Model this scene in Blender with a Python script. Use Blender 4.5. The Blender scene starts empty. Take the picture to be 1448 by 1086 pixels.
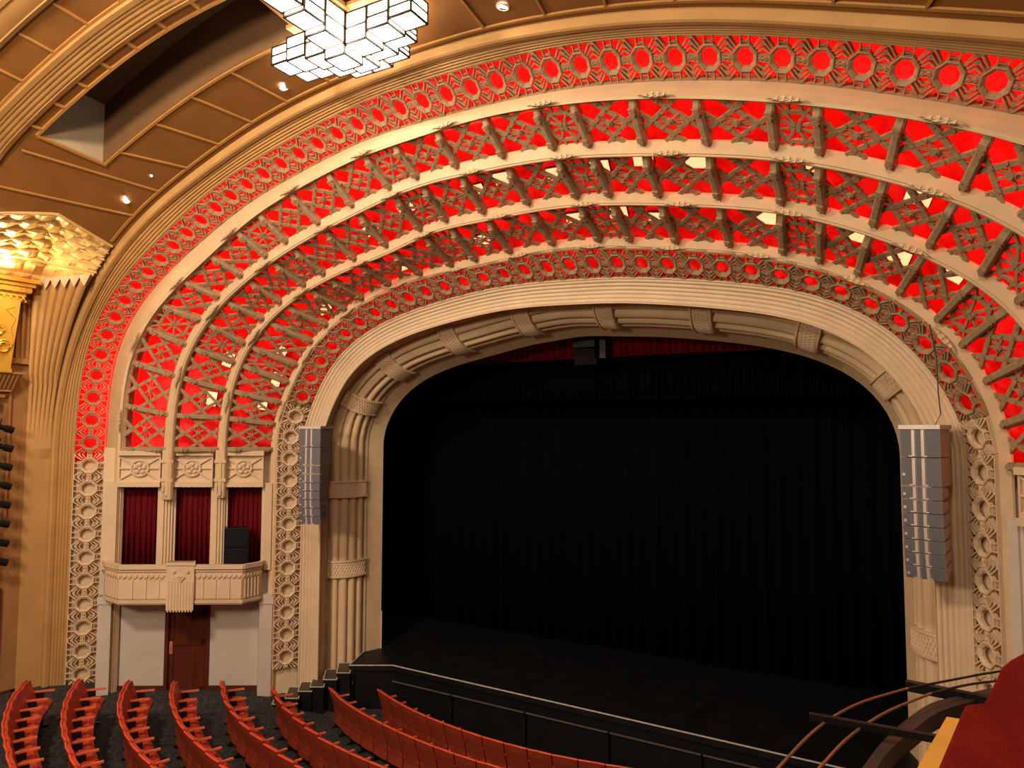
import bpy, math, random
from math import sin, cos, pi, radians as R, hypot
from mathutils import Vector as V, Matrix
sc = bpy.context.scene
COL = sc.collection
random.seed(7)
# ---------------------------------------------------------------- camera
cd = bpy.data.cameras.new('camera'); cam = bpy.data.objects.new('camera', cd); COL.objects.link(cam)
cd.sensor_width = 36; cd.lens = 1000 / 1448 * 36; cd.clip_start = .05; cd.clip_end = 200
_r = V((0.8731946, 0.48736797, 0.00190996)); _u = V((0.02878366, -0.05548163, 0.99804473)); _f = V((-0.486521, 0.8714323, 0.06247449))
m = Matrix((_r, _u, -_f)).transposed().to_4x4(); m.translation = (5.78756, -14.0, 5.89204); cam.matrix_world = m
sc.camera = cam
# ---------------------------------------------------------------- world, view, house light
w = bpy.data.worlds.new('world'); sc.world = w; w.use_nodes = True
w.node_tree.nodes['Background'].inputs[0].default_value = (1, .62, .36, 1)
w.node_tree.nodes['Background'].inputs[1].default_value = .10
sc.view_settings.view_transform = 'Standard'; sc.view_settings.look = 'None'
sc.view_settings.exposure = 0.0; sc.view_settings.gamma = 1; sc.view_settings.use_curve_mapping = False
def area(name, loc, to, size, power, color, spread=pi):
    l = bpy.data.lights.new(name, 'AREA'); l.energy = power; l.color = color; l.size = size; l.spread = spread
    o = bpy.data.objects.new(name, l); COL.objects.link(o); o.location = loc
    o.rotation_euler = (V(to) - V(loc)).to_track_quat('-Z', 'Y').to_euler(); return o
WARM = (1, .82, .61)
area('house_light', (-3.0, -14.0, 12.0), (-6, -2, 3.5), 1.2, 960, WARM)
area('house_light', (5, -14.5, 12.0), (4.5, -2, 3), 1.2, 380, WARM)
area('house_light', (-2, -17, 8.3), (-2, 0, 7), 1.5, 700, WARM)
def spot(name, loc, to, power, color, ang=70, blend=.6, rad=.06):
    l = bpy.data.lights.new(name, 'SPOT'); l.energy = power; l.color = color; l.spot_size = R(ang); l.spot_blend = blend; l.shadow_soft_size = rad
    o = bpy.data.objects.new(name, l); COL.objects.link(o); o.location = loc
    o.rotation_euler = (V(to) - V(loc)).to_track_quat('-Z', 'Y').to_euler(); return o
# ---------------------------------------------------------------- materials
def mat(name, col, rough=.6, metal=0, var=.12, scale=3, bump=0, bscale=30, emit=None, estr=0, spec=.3, stretch=None):
    m = bpy.data.materials.new(name); m.use_nodes = True; nt = m.node_tree; b = nt.nodes['Principled BSDF']
    b.inputs['Roughness'].default_value = rough; b.inputs['Metallic'].default_value = metal
    b.inputs['Specular IOR Level'].default_value = spec
    c = (*col, 1)
    b.inputs['Base Color'].default_value = c
    m.diffuse_color = c
    if var or bump:
        tc = nt.nodes.new('ShaderNodeTexCoord'); src = tc.outputs['Object']
        if stretch:
            mp = nt.nodes.new('ShaderNodeMapping'); mp.inputs['Scale'].default_value = stretch; nt.links.new(src, mp.inputs[0]); src = mp.outputs[0]
    if var:
        n = nt.nodes.new('ShaderNodeTexNoise'); n.inputs['Scale'].default_value = scale; n.inputs['Detail'].default_value = 5
        nt.links.new(src, n.inputs['Vector'])
        r = nt.nodes.new('ShaderNodeValToRGB'); r.color_ramp.elements[0].position = .3; r.color_ramp.elements[1].position = .7
        r.color_ramp.elements[0].color = (*[x * (1 - var) for x in col], 1); r.color_ramp.elements[1].color = (*[min(1, x * (1 + var)) for x in col], 1)
        nt.links.new(n.outputs[0], r.inputs[0]); nt.links.new(r.outputs[0], b.inputs['Base Color'])
    if bump:
        n2 = nt.nodes.new('ShaderNodeTexNoise'); n2.inputs['Scale'].default_value = bscale; n2.inputs['Detail'].default_value = 4
        nt.links.new(src, n2.inputs['Vector'])
        bp = nt.nodes.new('ShaderNodeBump'); bp.inputs['Strength'].default_value = bump; bp.inputs['Distance'].default_value = .02
        nt.links.new(n2.outputs[0], bp.inputs['Height']); nt.links.new(bp.outputs[0], b.inputs['Normal'])
    if emit:
        b.inputs['Emission Color'].default_value = (*emit, 1); b.inputs['Emission Strength'].default_value = estr
    return m
M = {}
M['cream'] = mat('cream_plaster', (.67, .47, .275), .65, var=.07, scale=2.5, bump=.15, bscale=60)
M['pale'] = mat('pale_plaster', (.69, .50, .32), .65, var=.06, scale=2.5, bump=.15, bscale=60)
M['fret'] = mat('shaded_fretwork_plaster', (.36, .235, .125), .7, var=.16, scale=14, bump=.4, bscale=45)  # darker than the rib plaster: shade on the down-facing lattice put into the colour
M['white'] = mat('white_wall_paint', (.60, .49, .41), .6, var=.05, scale=2, bump=.1)
M['tan'] = mat('tan_gold_paint', (.50, .27, .095), .5, var=.08, scale=2, bump=.1)
M['tanr'] = mat('orange_tan_rib_paint', (.40, .205, .065), .5, var=.08, scale=2)
M['tan2'] = mat('brown_gold_paint', (.36, .17, .06), .5, var=.1, scale=2, bump=.1)
M['ceil'] = mat('bronze_ceiling_paint', (.25, .10, .024), .45, var=.10, scale=1.5, bump=.15, bscale=25)
M['batten'] = mat('gilded_batten_paint', (.40, .19, .05), .4, var=.08)
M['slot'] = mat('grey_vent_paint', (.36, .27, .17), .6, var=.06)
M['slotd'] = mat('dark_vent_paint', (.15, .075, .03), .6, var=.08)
M['goldrelief'] = mat('gilded_plaster', (.66, .42, .15), .45, metal=.08, var=.1, scale=6, bump=.2)
M['gold'] = mat('yellow_gilding', (.80, .46, .07), .32, metal=.45, var=.1, scale=5)
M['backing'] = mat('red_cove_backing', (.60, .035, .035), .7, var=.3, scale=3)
M['black'] = mat('black_stage_paint', (.004, .004, .0044), .5, var=.3, scale=3)
M['deck'] = mat('black_stage_deck', (.0055, .0055, .0062), .5, var=.4, scale=2.5, bump=.08, bscale=14)
M['drape'] = mat('black_velour', (.0022, .0022, .0026), .95, var=.3, scale=6, stretch=(3, 3, .3), spec=.05)
M['redcurt'] = mat('dark_red_velour', (.115, .002, .005), .8, var=.3, scale=5, stretch=(3, 3, .3), spec=.15)
M['redbord'] = mat('red_border_velour', (.15, .003, .003), .8, var=.3, scale=5, stretch=(3, 3, .3), spec=.15)
M['edge'] = mat('worn_white_edge', (.55, .50, .46), .5, var=.2, scale=12)
M['edged'] = mat('dull_metal_edge', (.20, .15, .12), .4, metal=.5, var=.2, scale=9)
M['tread'] = mat('brown_rubber_tread', (.085, .055, .04), .6, var=.15)
M['seatred'] = mat('scarlet_seat_cloth', (.46, .048, .022), .55, var=.12, scale=20, bump=.2, bscale=60)
M['seatback'] = mat('rust_red_seat_shell', (.25, .034, .014), .45, var=.10, scale=6)
M['arm'] = mat('red_stained_armrest', (.62, .12, .045), .4, var=.1)
M['piping'] = mat('orange_red_piping', (.70, .085, .035), .45, var=.05)
M['black_m'] = mat('black_metal', (.012, .011, .011), .35, metal=.3, var=.2)
M['bar'] = mat('dark_brown_steel', (.060, .042, .036), .4, metal=.3, var=.2)
M['copper'] = mat('brown_copper_rod', (.34, .17, .09), .35, metal=.5, var=.1)
M['velvet'] = mat('crimson_velvet', (.155, .007, .004), .9, var=.22, scale=5, bump=.5, bscale=120, spec=.1)
M['ochre'] = mat('ochre_paint', (.66, .33, .06), .45, var=.06)
M['door'] = mat('mahogany', (.10, .020, .008), .4, var=.25, scale=3, stretch=(4, 4, .4))
M['skirt'] = mat('dark_red_timber', (.09, .022, .012), .45, var=.2)
M['plate'] = mat('pinkish_brass_plate', (.60, .22, .16), .4, metal=.2, var=.1)
M['grille'] = mat('grey_speaker_grille', (.135, .125, .135), .5, var=.1, scale=40)
M['spkside'] = mat('tan_grey_speaker_side', (.46, .35, .29), .55, var=.06)
M['spkside2'] = mat('mauve_grey_speaker_side', (.23, .19, .20), .55, var=.06)
M['rail'] = mat('pale_speaker_rail', (.62, .50, .46), .4, metal=.2, var=.1)
M['glass'] = mat('lit_opal_glass', (.9, .9, .9), .3, var=0, emit=(1, .90, .76), estr=13)
M['bulb'] = mat('lit_lamp', (.9, .9, .9), .3, var=0, emit=(1, .88, .70), estr=30)
M['frame'] = mat('dark_bronze_frame', (.05, .035, .02), .4, metal=.6, var=0)
M['ringm'] = mat('downlight_trim', (.7, .6, .5), .4, var=0)
M['led'] = mat('red_light_tube', (.9, .1, .1), .4, var=0, emit=(1, .03, .02), estr=60)
# carpet
def carpet():
    m = bpy.data.materials.new('patterned_grey_carpet'); m.use_nodes = True; nt = m.node_tree; b = nt.nodes['Principled BSDF']
    b.inputs['Roughness'].default_value = .9; b.inputs['Specular IOR Level'].default_value = .1
    tc = nt.nodes.new('ShaderNodeTexCoord'); n = nt.nodes.new('ShaderNodeTexNoise'); n.inputs['Scale'].default_value = 2.4; n.inputs['Detail'].default_value = 2
    w1 = nt.nodes.new('ShaderNodeTexWave'); w1.inputs['Scale'].default_value = 1.3; w1.inputs['Distortion'].default_value = 26; w1.inputs['Detail'].default_value = 5; w1.inputs['Detail Scale'].default_value = 2.6; w1.inputs['Detail Roughness'].default_value = .62
    r = nt.nodes.new('ShaderNodeValToRGB'); e = r.color_ramp.elements
    e[0].position = .0; e[0].color = (.026, .028, .034, 1); e[1].position = .80; e[1].color = (.045, .047, .053, 1)
    x = e.new(.90); x.color = (.12, .09, .068, 1); x = e.new(1); x.color = (.05, .045, .045, 1)
    nt.links.new(tc.outputs['Object'], w1.inputs['Vector']); nt.links.new(w1.outputs['Fac'], r.inputs[0]); nt.links.new(r.outputs[0], b.inputs['Base Color'])
    return m
M['carpet'] = carpet()
# ---------------------------------------------------------------- mesh helpers
class MB:
    def __init__(s): s.v = []; s.f = []
    def add(s, vs, fs):
        n = len(s.v); s.v += [tuple(x) for x in vs]; s.f += [tuple(i + n for i in f) for f in fs]; return s
    def obox(s, c, ax, ay, az):           # centre, three half vectors
        c, ax, ay, az = V(c), V(ax), V(ay), V(az)
        vs = [c + i * ax + j * ay + k * az for k in (-1, 1) for j in (-1, 1) for i in (-1, 1)]
        fs = [(0, 2, 3, 1), (4, 5, 7, 6), (0, 1, 5, 4), (2, 6, 7, 3), (0, 4, 6, 2), (1, 3, 7, 5)]
        if ax.cross(ay).dot(az) < 0: fs = [f[::-1] for f in fs]
        return s.add(vs, fs)
    def box(s, x0, x1, y0, y1, z0, z1):
        return s.obox(((x0 + x1) / 2, (y0 + y1) / 2, (z0 + z1) / 2), ((x1 - x0) / 2, 0, 0), (0, (y1 - y0) / 2, 0), (0, 0, (z1 - z0) / 2))
    def bar(s, p0, p1, wdir, w, h, taper=1):   # box from p0 to p1, width w along wdir, height h along the rest
        p0, p1 = V(p0), V(p1); t = p1 - p0; wd = V(wdir); wd = (wd - t * (wd.dot(t) / t.dot(t))).normalized(); n = t.normalized().cross(wd)
        vs = []
        for p, k in ((p0, 1), (p1, taper)):
            vs += [p + wd * (w / 2 * k) + n * (h / 2), p - wd * (w / 2 * k) + n * (h / 2), p - wd * (w / 2 * k) - n * (h / 2), p + wd * (w / 2 * k) - n * (h / 2)]
        return s.add(vs, [(3, 2, 1, 0), (4, 5, 6, 7), (0, 1, 5, 4), (1, 2, 6, 5), (2, 3, 7, 6), (3, 0, 4, 7)])
    def grid(s, rows, closed=False, flip=False):
        n = len(s.v); a = len(rows); b = len(rows[0])
        for r in rows: s.v += [tuple(p) for p in r]
        for i in range(a - 1):
            for j in range(b if closed else b - 1):
                q = (n + i * b + j, n + i * b + (j + 1) % b, n + (i + 1) * b + (j + 1) % b, n + (i + 1) * b + j)
                s.f.append(q[::-1] if flip else q)
        return s
    def prism(s, poly, d):                 # poly = list of 3d points, extruded by vector d
        d = V(d); n = len(poly); vs = [V(p) for p in poly] + [V(p) + d for p in poly]
        return s.add(vs, [tuple(range(n))[::-1], tuple(range(n, 2 * n))] + [(i, (i + 1) % n, n + (i + 1) % n, n + i) for i in range(n)])
    def tube(s, pts, r, k=8, cap=True):
        pts = [V(p) for p in pts]; rows = []
        for i, p in enumerate(pts):
            t = (pts[min(i + 1, len(pts) - 1)] - pts[max(i - 1, 0)]).normalized(); a = V((0, 0, 1)) if abs(t.z) < .9 else V((1, 0, 0))
            u = t.cross(a).normalized(); v2 = u.cross(t)
            rr = r[i] if isinstance(r, (list, tuple)) else r
            rows.append([p + (u * cos(2 * pi * j / k) + v2 * sin(2 * pi * j / k)) * rr for j in range(k)])
        n = len(s.v); s.grid(rows, closed=True)
        if cap: s.f.append(tuple(range(n, n + k))); s.f.append(tuple(range(n + (len(pts) - 1) * k, n + len(pts) * k))[::-1])
        return s
    def mesh(s, name, m, smooth=False):
        me = bpy.data.meshes.new(name); me.from_pydata(s.v, [], s.f); me.validate(); me.materials.append(m)
        if smooth: me.shade_smooth()
        return me
    def build(s, name, m, parent=None, smooth=False, label=None, bevel=0):
        o = bpy.data.objects.new(name, s.mesh(name, m, smooth)); COL.objects.link(o)
        if parent: o.parent = parent
        if label: o['label'] = label
        if bevel:
            b = o.modifiers.new('bevel', 'BEVEL'); b.width = bevel; b.segments = 2; b.limit_method = 'ANGLE'
        return o
def thing(name, label, cat, loc=(0, 0, 0), group=None, rz=0):
    o = bpy.data.objects.new(name, None); COL.objects.link(o); o.location = loc; o.rotation_euler = (0, 0, rz)
    o.empty_display_size = .1; o['label'] = label; o['category'] = cat
    if group: o['group'] = group
    return o
def tag(o, label, cat, group=None):
    o['label'] = label; o['category'] = cat
    if group: o['group'] = group
    return o
def struct(o, kind='structure'):
    o['kind'] = kind; return o
def instance(name, me, parent=None, mw=None):
    o = bpy.data.objects.new(name, me); COL.objects.link(o)
    if parent: o.parent = parent
    if mw is not None: o.matrix_local = mw
    return o
# ---------------------------------------------------------------- arch curves (polar about x=0, z=ZC)
ZC = 5.3
CF = {'E0': [5.727, 5.727, 5.676, 5.578, 5.439, 5.266, 5.064, 4.837, 4.596, 4.355, 4.122, 3.907, 3.715, 3.547, 3.401, 3.275, 3.166, 3.072, 2.989, 2.916, 2.85, 2.791, 2.739, 2.696, 2.662, 2.636, 2.617, 2.6, 2.587, 2.575, 2.567, 2.562, 2.563, 2.569, 2.583, 2.605, 2.635, 2.673, 2.72, 2.775, 2.838, 2.91, 2.991, 3.084, 3.189, 3.309, 3.447, 3.604, 3.781, 3.977, 4.193, 4.422, 4.659, 4.891, 5.106, 5.292, 5.441, 5.551, 5.624, 5.66, 5.66],
 'E3': [6.526, 6.525, 6.47, 6.384, 6.287, 6.182, 6.066, 5.929, 5.769, 5.589, 5.396, 5.197, 4.999, 4.808, 4.629, 4.463, 4.313, 4.179, 4.061, 3.956, 3.863, 3.781, 3.709, 3.646, 3.59, 3.542, 3.501, 3.468, 3.442, 3.423, 3.413, 3.411, 3.418, 3.434, 3.458, 3.492, 3.533, 3.583, 3.641, 3.708, 3.785, 3.873, 3.975, 4.092, 4.225, 4.375, 4.545, 4.733, 4.937, 5.15, 5.364, 5.57, 5.762, 5.935, 6.085, 6.213, 6.323, 6.415, 6.488, 6.529, 6.529],
 'E4': [6.842, 6.841, 6.787, 6.704, 6.607, 6.505, 6.396, 6.274, 6.135, 5.979, 5.812, 5.639, 5.465, 5.291, 5.122, 4.957, 4.8, 4.651, 4.511, 4.382, 4.267, 4.165, 4.078, 4.008, 3.952, 3.91, 3.881, 3.861, 3.849, 3.845, 3.845, 3.851, 3.863, 3.88, 3.905, 3.936, 3.974, 4.019, 4.072, 4.135, 4.212, 4.303, 4.41, 4.532, 4.669, 4.819, 4.982, 5.157, 5.341, 5.534, 5.733, 5.931, 6.123, 6.296, 6.443, 6.565, 6.662, 6.737, 6.79, 6.817, 6.817],
 'E6': [7.421, 7.421, 7.412, 7.388, 7.342, 7.266, 7.152, 7.0, 6.816, 6.609, 6.387, 6.159, 5.934, 5.719, 5.516, 5.328, 5.157, 5.009, 4.889, 4.796, 4.725, 4.662, 4.601, 4.538, 4.476, 4.419, 4.37, 4.333, 4.309, 4.298, 4.298, 4.307, 4.324, 4.347, 4.377, 4.414, 4.458, 4.511, 4.572, 4.644, 4.727, 4.824, 4.936, 5.067, 5.215, 5.379, 5.556, 5.739, 5.927, 6.121, 6.325, 6.537, 6.752, 6.958, 7.137, 7.274, 7.362, 7.406, 7.421, 7.422, 7.422],
 'E7': [8.052, 8.052, 8.052, 8.036, 7.989, 7.9, 7.766, 7.591, 7.386, 7.16, 6.929, 6.702, 6.486, 6.284, 6.095, 5.919, 5.758, 5.615, 5.488, 5.379, 5.286, 5.208, 5.14, 5.08, 5.023, 4.97, 4.922, 4.88, 4.847, 4.826, 4.818, 4.821, 4.834, 4.857, 4.887, 4.923, 4.967, 5.02, 5.083, 5.16, 5.251, 5.357, 5.477, 5.614, 5.768, 5.936, 6.116, 6.305, 6.505, 6.718, 6.939, 7.163, 7.376, 7.569, 7.731, 7.859, 7.949, 8.007, 8.038, 8.051, 8.051],
 'E8': [8.851, 8.852, 8.873, 8.886, 8.858, 8.765, 8.6, 8.373, 8.107, 7.83, 7.568, 7.336, 7.135, 6.956, 6.786, 6.619, 6.454, 6.3, 6.161, 6.039, 5.931, 5.834, 5.744, 5.66, 5.586, 5.524, 5.476, 5.443, 5.423, 5.414, 5.414, 5.42, 5.433, 5.451, 5.478, 5.515, 5.564, 5.624, 5.694, 5.775, 5.867, 5.971, 6.089, 6.223, 6.374, 6.54, 6.724, 6.928, 7.151, 7.392, 7.647, 7.903, 8.148, 8.368, 8.55, 8.687, 8.777, 8.826, 8.847, 8.852, 8.852],
 'E9': [9.748, 9.748, 9.768, 9.779, 9.747, 9.645, 9.467, 9.223, 8.936, 8.633, 8.337, 8.063, 7.815, 7.587, 7.373, 7.169, 6.975, 6.797, 6.637, 6.498, 6.377, 6.27, 6.173, 6.08, 5.994, 5.915, 5.848, 5.795, 5.757, 5.734, 5.724, 5.727, 5.741, 5.767, 5.804, 5.85, 5.905, 5.97, 6.043, 6.128, 6.225, 6.337, 6.464, 6.607, 6.763, 6.931, 7.114, 7.314, 7.54, 7.798, 8.094, 8.419, 8.751, 9.06, 9.322, 9.518, 9.645, 9.712, 9.738, 9.743, 9.743],
 'E10': [10.061, 10.061, 10.058, 10.05, 10.017, 9.932, 9.775, 9.541, 9.254, 8.949, 8.661, 8.403, 8.171, 7.954, 7.745, 7.541, 7.345, 7.161, 6.995, 6.848, 6.722, 6.615, 6.523, 6.442, 6.369, 6.303, 6.244, 6.195, 6.158, 6.134, 6.123, 6.126, 6.142, 6.169, 6.206, 6.253, 6.309, 6.373, 6.446, 6.529, 6.622, 6.729, 6.851, 6.989, 7.142, 7.313, 7.502, 7.716, 7.961, 8.239, 8.543, 8.859, 9.166, 9.444, 9.673, 9.846, 9.961, 10.027, 10.059, 10.071, 10.071],
 'E11': [10.35, 10.35, 10.321, 10.263, 10.175, 10.057, 9.907, 9.728, 9.521, 9.289, 9.037, 8.774, 8.508, 8.251, 8.01, 7.792, 7.596, 7.419, 7.259, 7.112, 6.978, 6.856, 6.744, 6.645, 6.56, 6.488, 6.43, 6.384, 6.351, 6.329, 6.318, 6.316, 6.322, 6.338, 6.362, 6.397, 6.444, 6.502, 6.572, 6.653, 6.745, 6.85, 6.966, 7.097, 7.245, 7.413, 7.608, 7.835, 8.098, 8.395, 8.714, 9.034, 9.336, 9.605, 9.833, 10.017, 10.158, 10.257, 10.32, 10.35, 10.35]}
YP = {'E0': 0, 'E3': -1.93, 'E4': -2.42, 'E6': -3.40, 'E7': -4.25, 'E8': -4.88, 'E9': -4.65, 'E10': -5.15, 'E11': -5.45}
def rr(n, t):                              # radius at angle t, Catmull-Rom through nodes every 3 degrees
    a = CF[n]; f = min(max((math.degrees(t) + 90) / 3, 0), 60); i = min(int(f), 59); u = f - i
    p0 = a[i - 1] if i else 2 * a[0] - a[1]; p1 = a[i]; p2 = a[i + 1]; p3 = a[i + 2] if i < 59 else 2 * a[60] - a[59]
    return .5 * (2 * p1 + (p2 - p0) * u + (2 * p0 - 5 * p1 + 4 * p2 - p3) * u * u + (3 * p1 - p0 - 3 * p2 + p3) * u ** 3)
def ev(n, w):                              # w in degrees, beyond +-90 it runs straight down, .1 m a unit
    sg = -1 if w < 0 else 1; t = R(min(abs(w), 90)) * sg; r = rr(n, t)
    x, z = r * sin(t), ZC + r * cos(t)
    if abs(w) > 90: z = ZC - (abs(w) - 90) * .1
    return x, z
WF = 90 + 57                               # w that reaches below the floor
def wrange(w0, w1, n): return [w0 + (w1 - w0) * i / n for i in range(n + 1)]
TAB = {}
def table(n):
    if n not in TAB:
        ws = wrange(-150, 150, 600); p = [ev(n, w) for w in ws]; s = [0]
        for i in range(1, len(p)): s.append(s[-1] + hypot(p[i][0] - p[i - 1][0], p[i][1] - p[i - 1][1]))
        i0 = min(range(len(p)), key=lambda i: abs(p[i][0]) + (9 if p[i][1] < 6 else 0)); s0 = s[i0]
        TAB[n] = (ws, [x - s0 for x in s])
    return TAB[n]
def w_of_s(n, s):
    ws, ss = table(n); lo, hi = 0, len(ss) - 1
    while hi - lo > 1:
        m_ = (lo + hi) // 2
        if ss[m_] <= s: lo = m_
        else: hi = m_
    return ws[lo] + (ws[hi] - ws[lo]) * (s - ss[lo]) / (ss[hi] - ss[lo])
def frame2(n, w):                          # point, tangent (toward +x), outward normal in the xz plane
    x, z = ev(n, w); a = ev(n, w - .6); b = ev(n, w + .6); t = V((b[0] - a[0], 0, b[1] - a[1])).normalized()
    nn = V((-t.z, 0, t.x))
    return V((x, 0, z)), t, nn
def pt(n, w, Y=None, off=0):
    P, t, nn = frame2(n, w); q = P + nn * off; q.y = YP[n] if Y is None else Y; return q
def sweep(mb, n, prof, w0, w1, k=120, closed=True):
    rows = []
    for w in wrange(w0, w1, k):
        P, t, nn = frame2(n, w); rows.append([P + nn * dn + V((0, y, 0)) for dn, y in prof])
    mb.grid(rows, closed=closed); 
    if closed:
        b = len(prof); N = len(mb.v); mb.f.append(tuple(range(N - b, N))); a0 = N - b * len(rows); mb.f.append(tuple(range(a0, a0 + b))[::-1])
    return mb
def loft(mb, A, B, w0, w1, prof, k=120):   # A,B = (curve,Y,off); prof = list of (q, bump along normal)
    rows = []
    for w in wrange(w0, w1, k):
        a = pt(A[0], w, A[1], A[2]); b = pt(B[0], w, B[1], B[2]); _, t, nn = frame2(A[0], w)
        d = b - a; n = t.cross(d).normalized()      # candidate normal
        c = V((0, -1, 0)) - nn
        if n.dot(c) < 0: n = -n
        rows.append([a + d * q + n * h for q, h in prof])
    mb.grid(rows); return mb
HALL = V((0, -10, 4))
# ---------------------------------------------------------------- floor, outer walls
RT = [0, 5.5, 6.5, 7.5, 10, 11.4, 14, 18, 30]; ZT = [-.55, -.52, -.3, -.05, .36, .42, .6, .9, 1.6]
def fz(x, y):
    r = hypot(x, y)
    for i in range(len(RT) - 1):
        if r <= RT[i + 1]: return ZT[i] + (ZT[i + 1] - ZT[i]) * (r - RT[i]) / (RT[i + 1] - RT[i])
    return ZT[-1]
mb = MB(); rows = []
for i in range(61):
    y = .3 - i * .4; rows.append([(x * .4 - 12.4, y, fz(x * .4 - 12.4, y)) for x in range(63)])
mb.grid(rows); struct(mb.build('floor', M['carpet'], smooth=True))
# stage house behind the curtain so nothing of the void shows
mb = MB(); mb.box(-12, 12, 6.0, 6.2, -1, 16); struct(mb.build('wall_stage_rear', M['black']))
# ---------------------------------------------------------------- proscenium
WB = 90 + 55
E1 = ('E0', -.45, .17); E1B = ('E0', -1.25, .62); E2 = ('E3', -1.78, -.46)
pa = thing('proscenium_arch', 'cream plaster proscenium arch with convex fluted moulding around the black stage opening', 'proscenium arch', (0, 0, .47))
def P0(o):
    o.matrix_parent_inverse = Matrix.Translation((0, 0, -.47)); return o
WJ = 90 + 48.3
mb = loft(MB(), ('E0', 0, 0), E1, -WJ, WJ, [(0, 0), (.5, 0), (.93, 0), (.95, .03), (1, .03)], 140); P0(mb.build('opening_reveal', M['cream'], pa))
prof = []
NF = 4
for i in range(NF * 8 + 1):
    q = i / (NF * 8); f = abs(sin(pi * NF * q)); prof.append((.03 + .94 * q, .16 * sin(pi * q) ** .8 + .11 * (f ** .5) - .06))
prof = [(0, .03), (.03, .0)] + prof + [(.985, .03), (1, .03)]
mb = loft(MB(), E1, E1B, -WB, WB, prof, 140); P0(mb.build('fluted_moulding', M['cream'], pa))
mb = loft(MB(), E1B, E2, -WB, WB, [(0, 0), (.5, -.03), (1, 0)], 140); P0(mb.build('recess_step', M['cream'], pa))
prof = [(0, 0), (.02, .02)]
for i in range(61):
    q = .04 + .88 * i / 60; prof.append((q, -.045 * sin(pi * i / 60) + .020 * abs(sin(pi * 6 * i / 60))))
prof += [(.95, .03), (1, .03)]
mb = loft(MB(), E2, ('E3', -1.93, 0), -WB, WB, prof, 140); P0(mb.build('reeded_cove', M['pale'], pa))
# relief bands across the moulding
def relief_band(w, s_half=.20):
    mb = MB(); dw = 5
    _, t, nn = frame2('E0', w); a = pt(*(E1[0], w, E1[1], E1[2])); b = pt(E1B[0], w, E1B[1], E1B[2]); d = b - a
    n = t.cross(d).normalized()
    if n.dot(V((0, -1, 0)) - nn) < 0: n = -n
    rows = []
    K = 14
    for j in range(K + 1):
        q = -.02 + 1.04 * j / K; base = a + d * q; h = .16 * sin(pi * min(max(q, 0), 1)) ** .8 + .075
        rows.append([base + t * (s_half * x) + n * (h + dh) for x, dh in ((-1, -.12), (-1, .03), (-.82, .035), (-.78, .0), (.78, .0), (.82, .035), (1, .03), (1, -.12))])
    mb.grid(rows)
    for r_ in (0, K): 
        mb.add(rows[r_], [tuple(range(8))])
    # woven lattice relief
    for j in range(K + 4):
        for sg in (-1, 1):
            pts = []
            for i in range(7):
                x = -.74 + 1.48 * i / 6; q = (j - 1.5) / K + sg * x * .10
                if not .03 < q < .97: continue
                h = .16 * sin(pi * q) ** .8 + .08
                pts.append(a + d * q + t * (s_half * x) + n * h)
            if len(pts) > 1: mb.tube(pts, .015, 4)
    return mb
for nm, s in (('l', -9.62), ('l', -7.74), ('l', -5.80), ('a', -4.62), ('a', -2.92), ('a', -1.13), ('a', .62), ('a', 2.5), ('a', 4.3), ('l', 5.62), ('l', 7.7), ('l', 9.6)):
    P0(relief_band(w_of_s('E0', s)).build('relief_band', M['pale'], pa))
# ---------------------------------------------------------------- ribs
def rib(label, n, Y, width, w0, w1, depth=.10):
    o = thing('arch_rib', label, 'arch rib', (0, Y, ZC), 'concentric plaster ribs over the stage arch' if False else None)
    pf = [(.02, Y + depth), (0, Y + .04), (0, Y + .01), (.008, Y), (.018, Y), (.022, Y + .012), (.032, Y + .012), (.036, Y - .01), (width - .03, Y - .015), (width, Y), (width, Y + .25)]
    mb = sweep(MB(), n, pf, w0, w1, 150)
    q = mb.build('rib_band', M['cream'], o); q.matrix_parent_inverse = Matrix.Translation((0, -Y, -ZC))
    return o
def clasp_mesh():
    mb = MB()
    for i in range(9):
        x = -.2 + .05 * i; h = .045 * cos(x / .2 * pi / 2 * .95) + .014
        mb.obox((x, 0, .012), (.036, 0, .018 * (1 if i % 2 else -1)), (0, h, 0), (0, 0, .022 + .012 * (i % 2)))
    mb.tube([(-.27, -.01, .02), (-.14, .035, .04), (0, -.035, .045), (.14, .035, .04), (.27, -.01, .02)], .017, 6)
    mb.tube([(-.24, .02, .02), (-.12, -.035, .04), (0, .035, .045), (.12, -.035, .04), (.24, .02, .02)], .015, 6)
    mb.tube([(-.3, -.01, .0), (.3, -.01, .0)], .013, 5)
    return mb.mesh('clasp', M['cream'])
CLASP = clasp_mesh()
def clasps(parent, n, Y, ss, off=.02, base=None):
    for s in ss:
        w = w_of_s(n, s); P, t, nn = frame2(n, w); P = P + nn * off; P.y = Y
        if P.z < .9 and s: continue
        m_ = Matrix((t * .85, nn * .62, V((0, -1, 0)) * .7)).transposed().to_4x4(); m_.translation = P - V((0, base, ZC))
        instance('clasp', CLASP, parent, m_)
W4L = 90 + 9.5
ribA = thing('arch_rib', 'widest outermost cream rib, plain band just inside the ring frieze below the ceiling', 'arch rib', (0, -4.88, ZC))
mb = loft(MB(), ('E9', -4.62, 0), ('E8', -4.88, .0), -WF, WF, [(0, -.25), (0, 0), (.06, .02), (.5, .03), (.9, .02), (.93, -.01), (1, -.01)], 160)
mb = loft(mb, ('E8', -4.88, 0), ('E8', -4.74, .03), -WF, WF, [(0, .01), (0, 0), (1, 0)], 160)
q = mb.build('rib_band', M['cream'], ribA); q.matrix_parent_inverse = Matrix.Translation((0, 4.88, -ZC))
cl1 = [-2.25 + 1.73 * k for k in range(-5, 6)]
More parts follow.
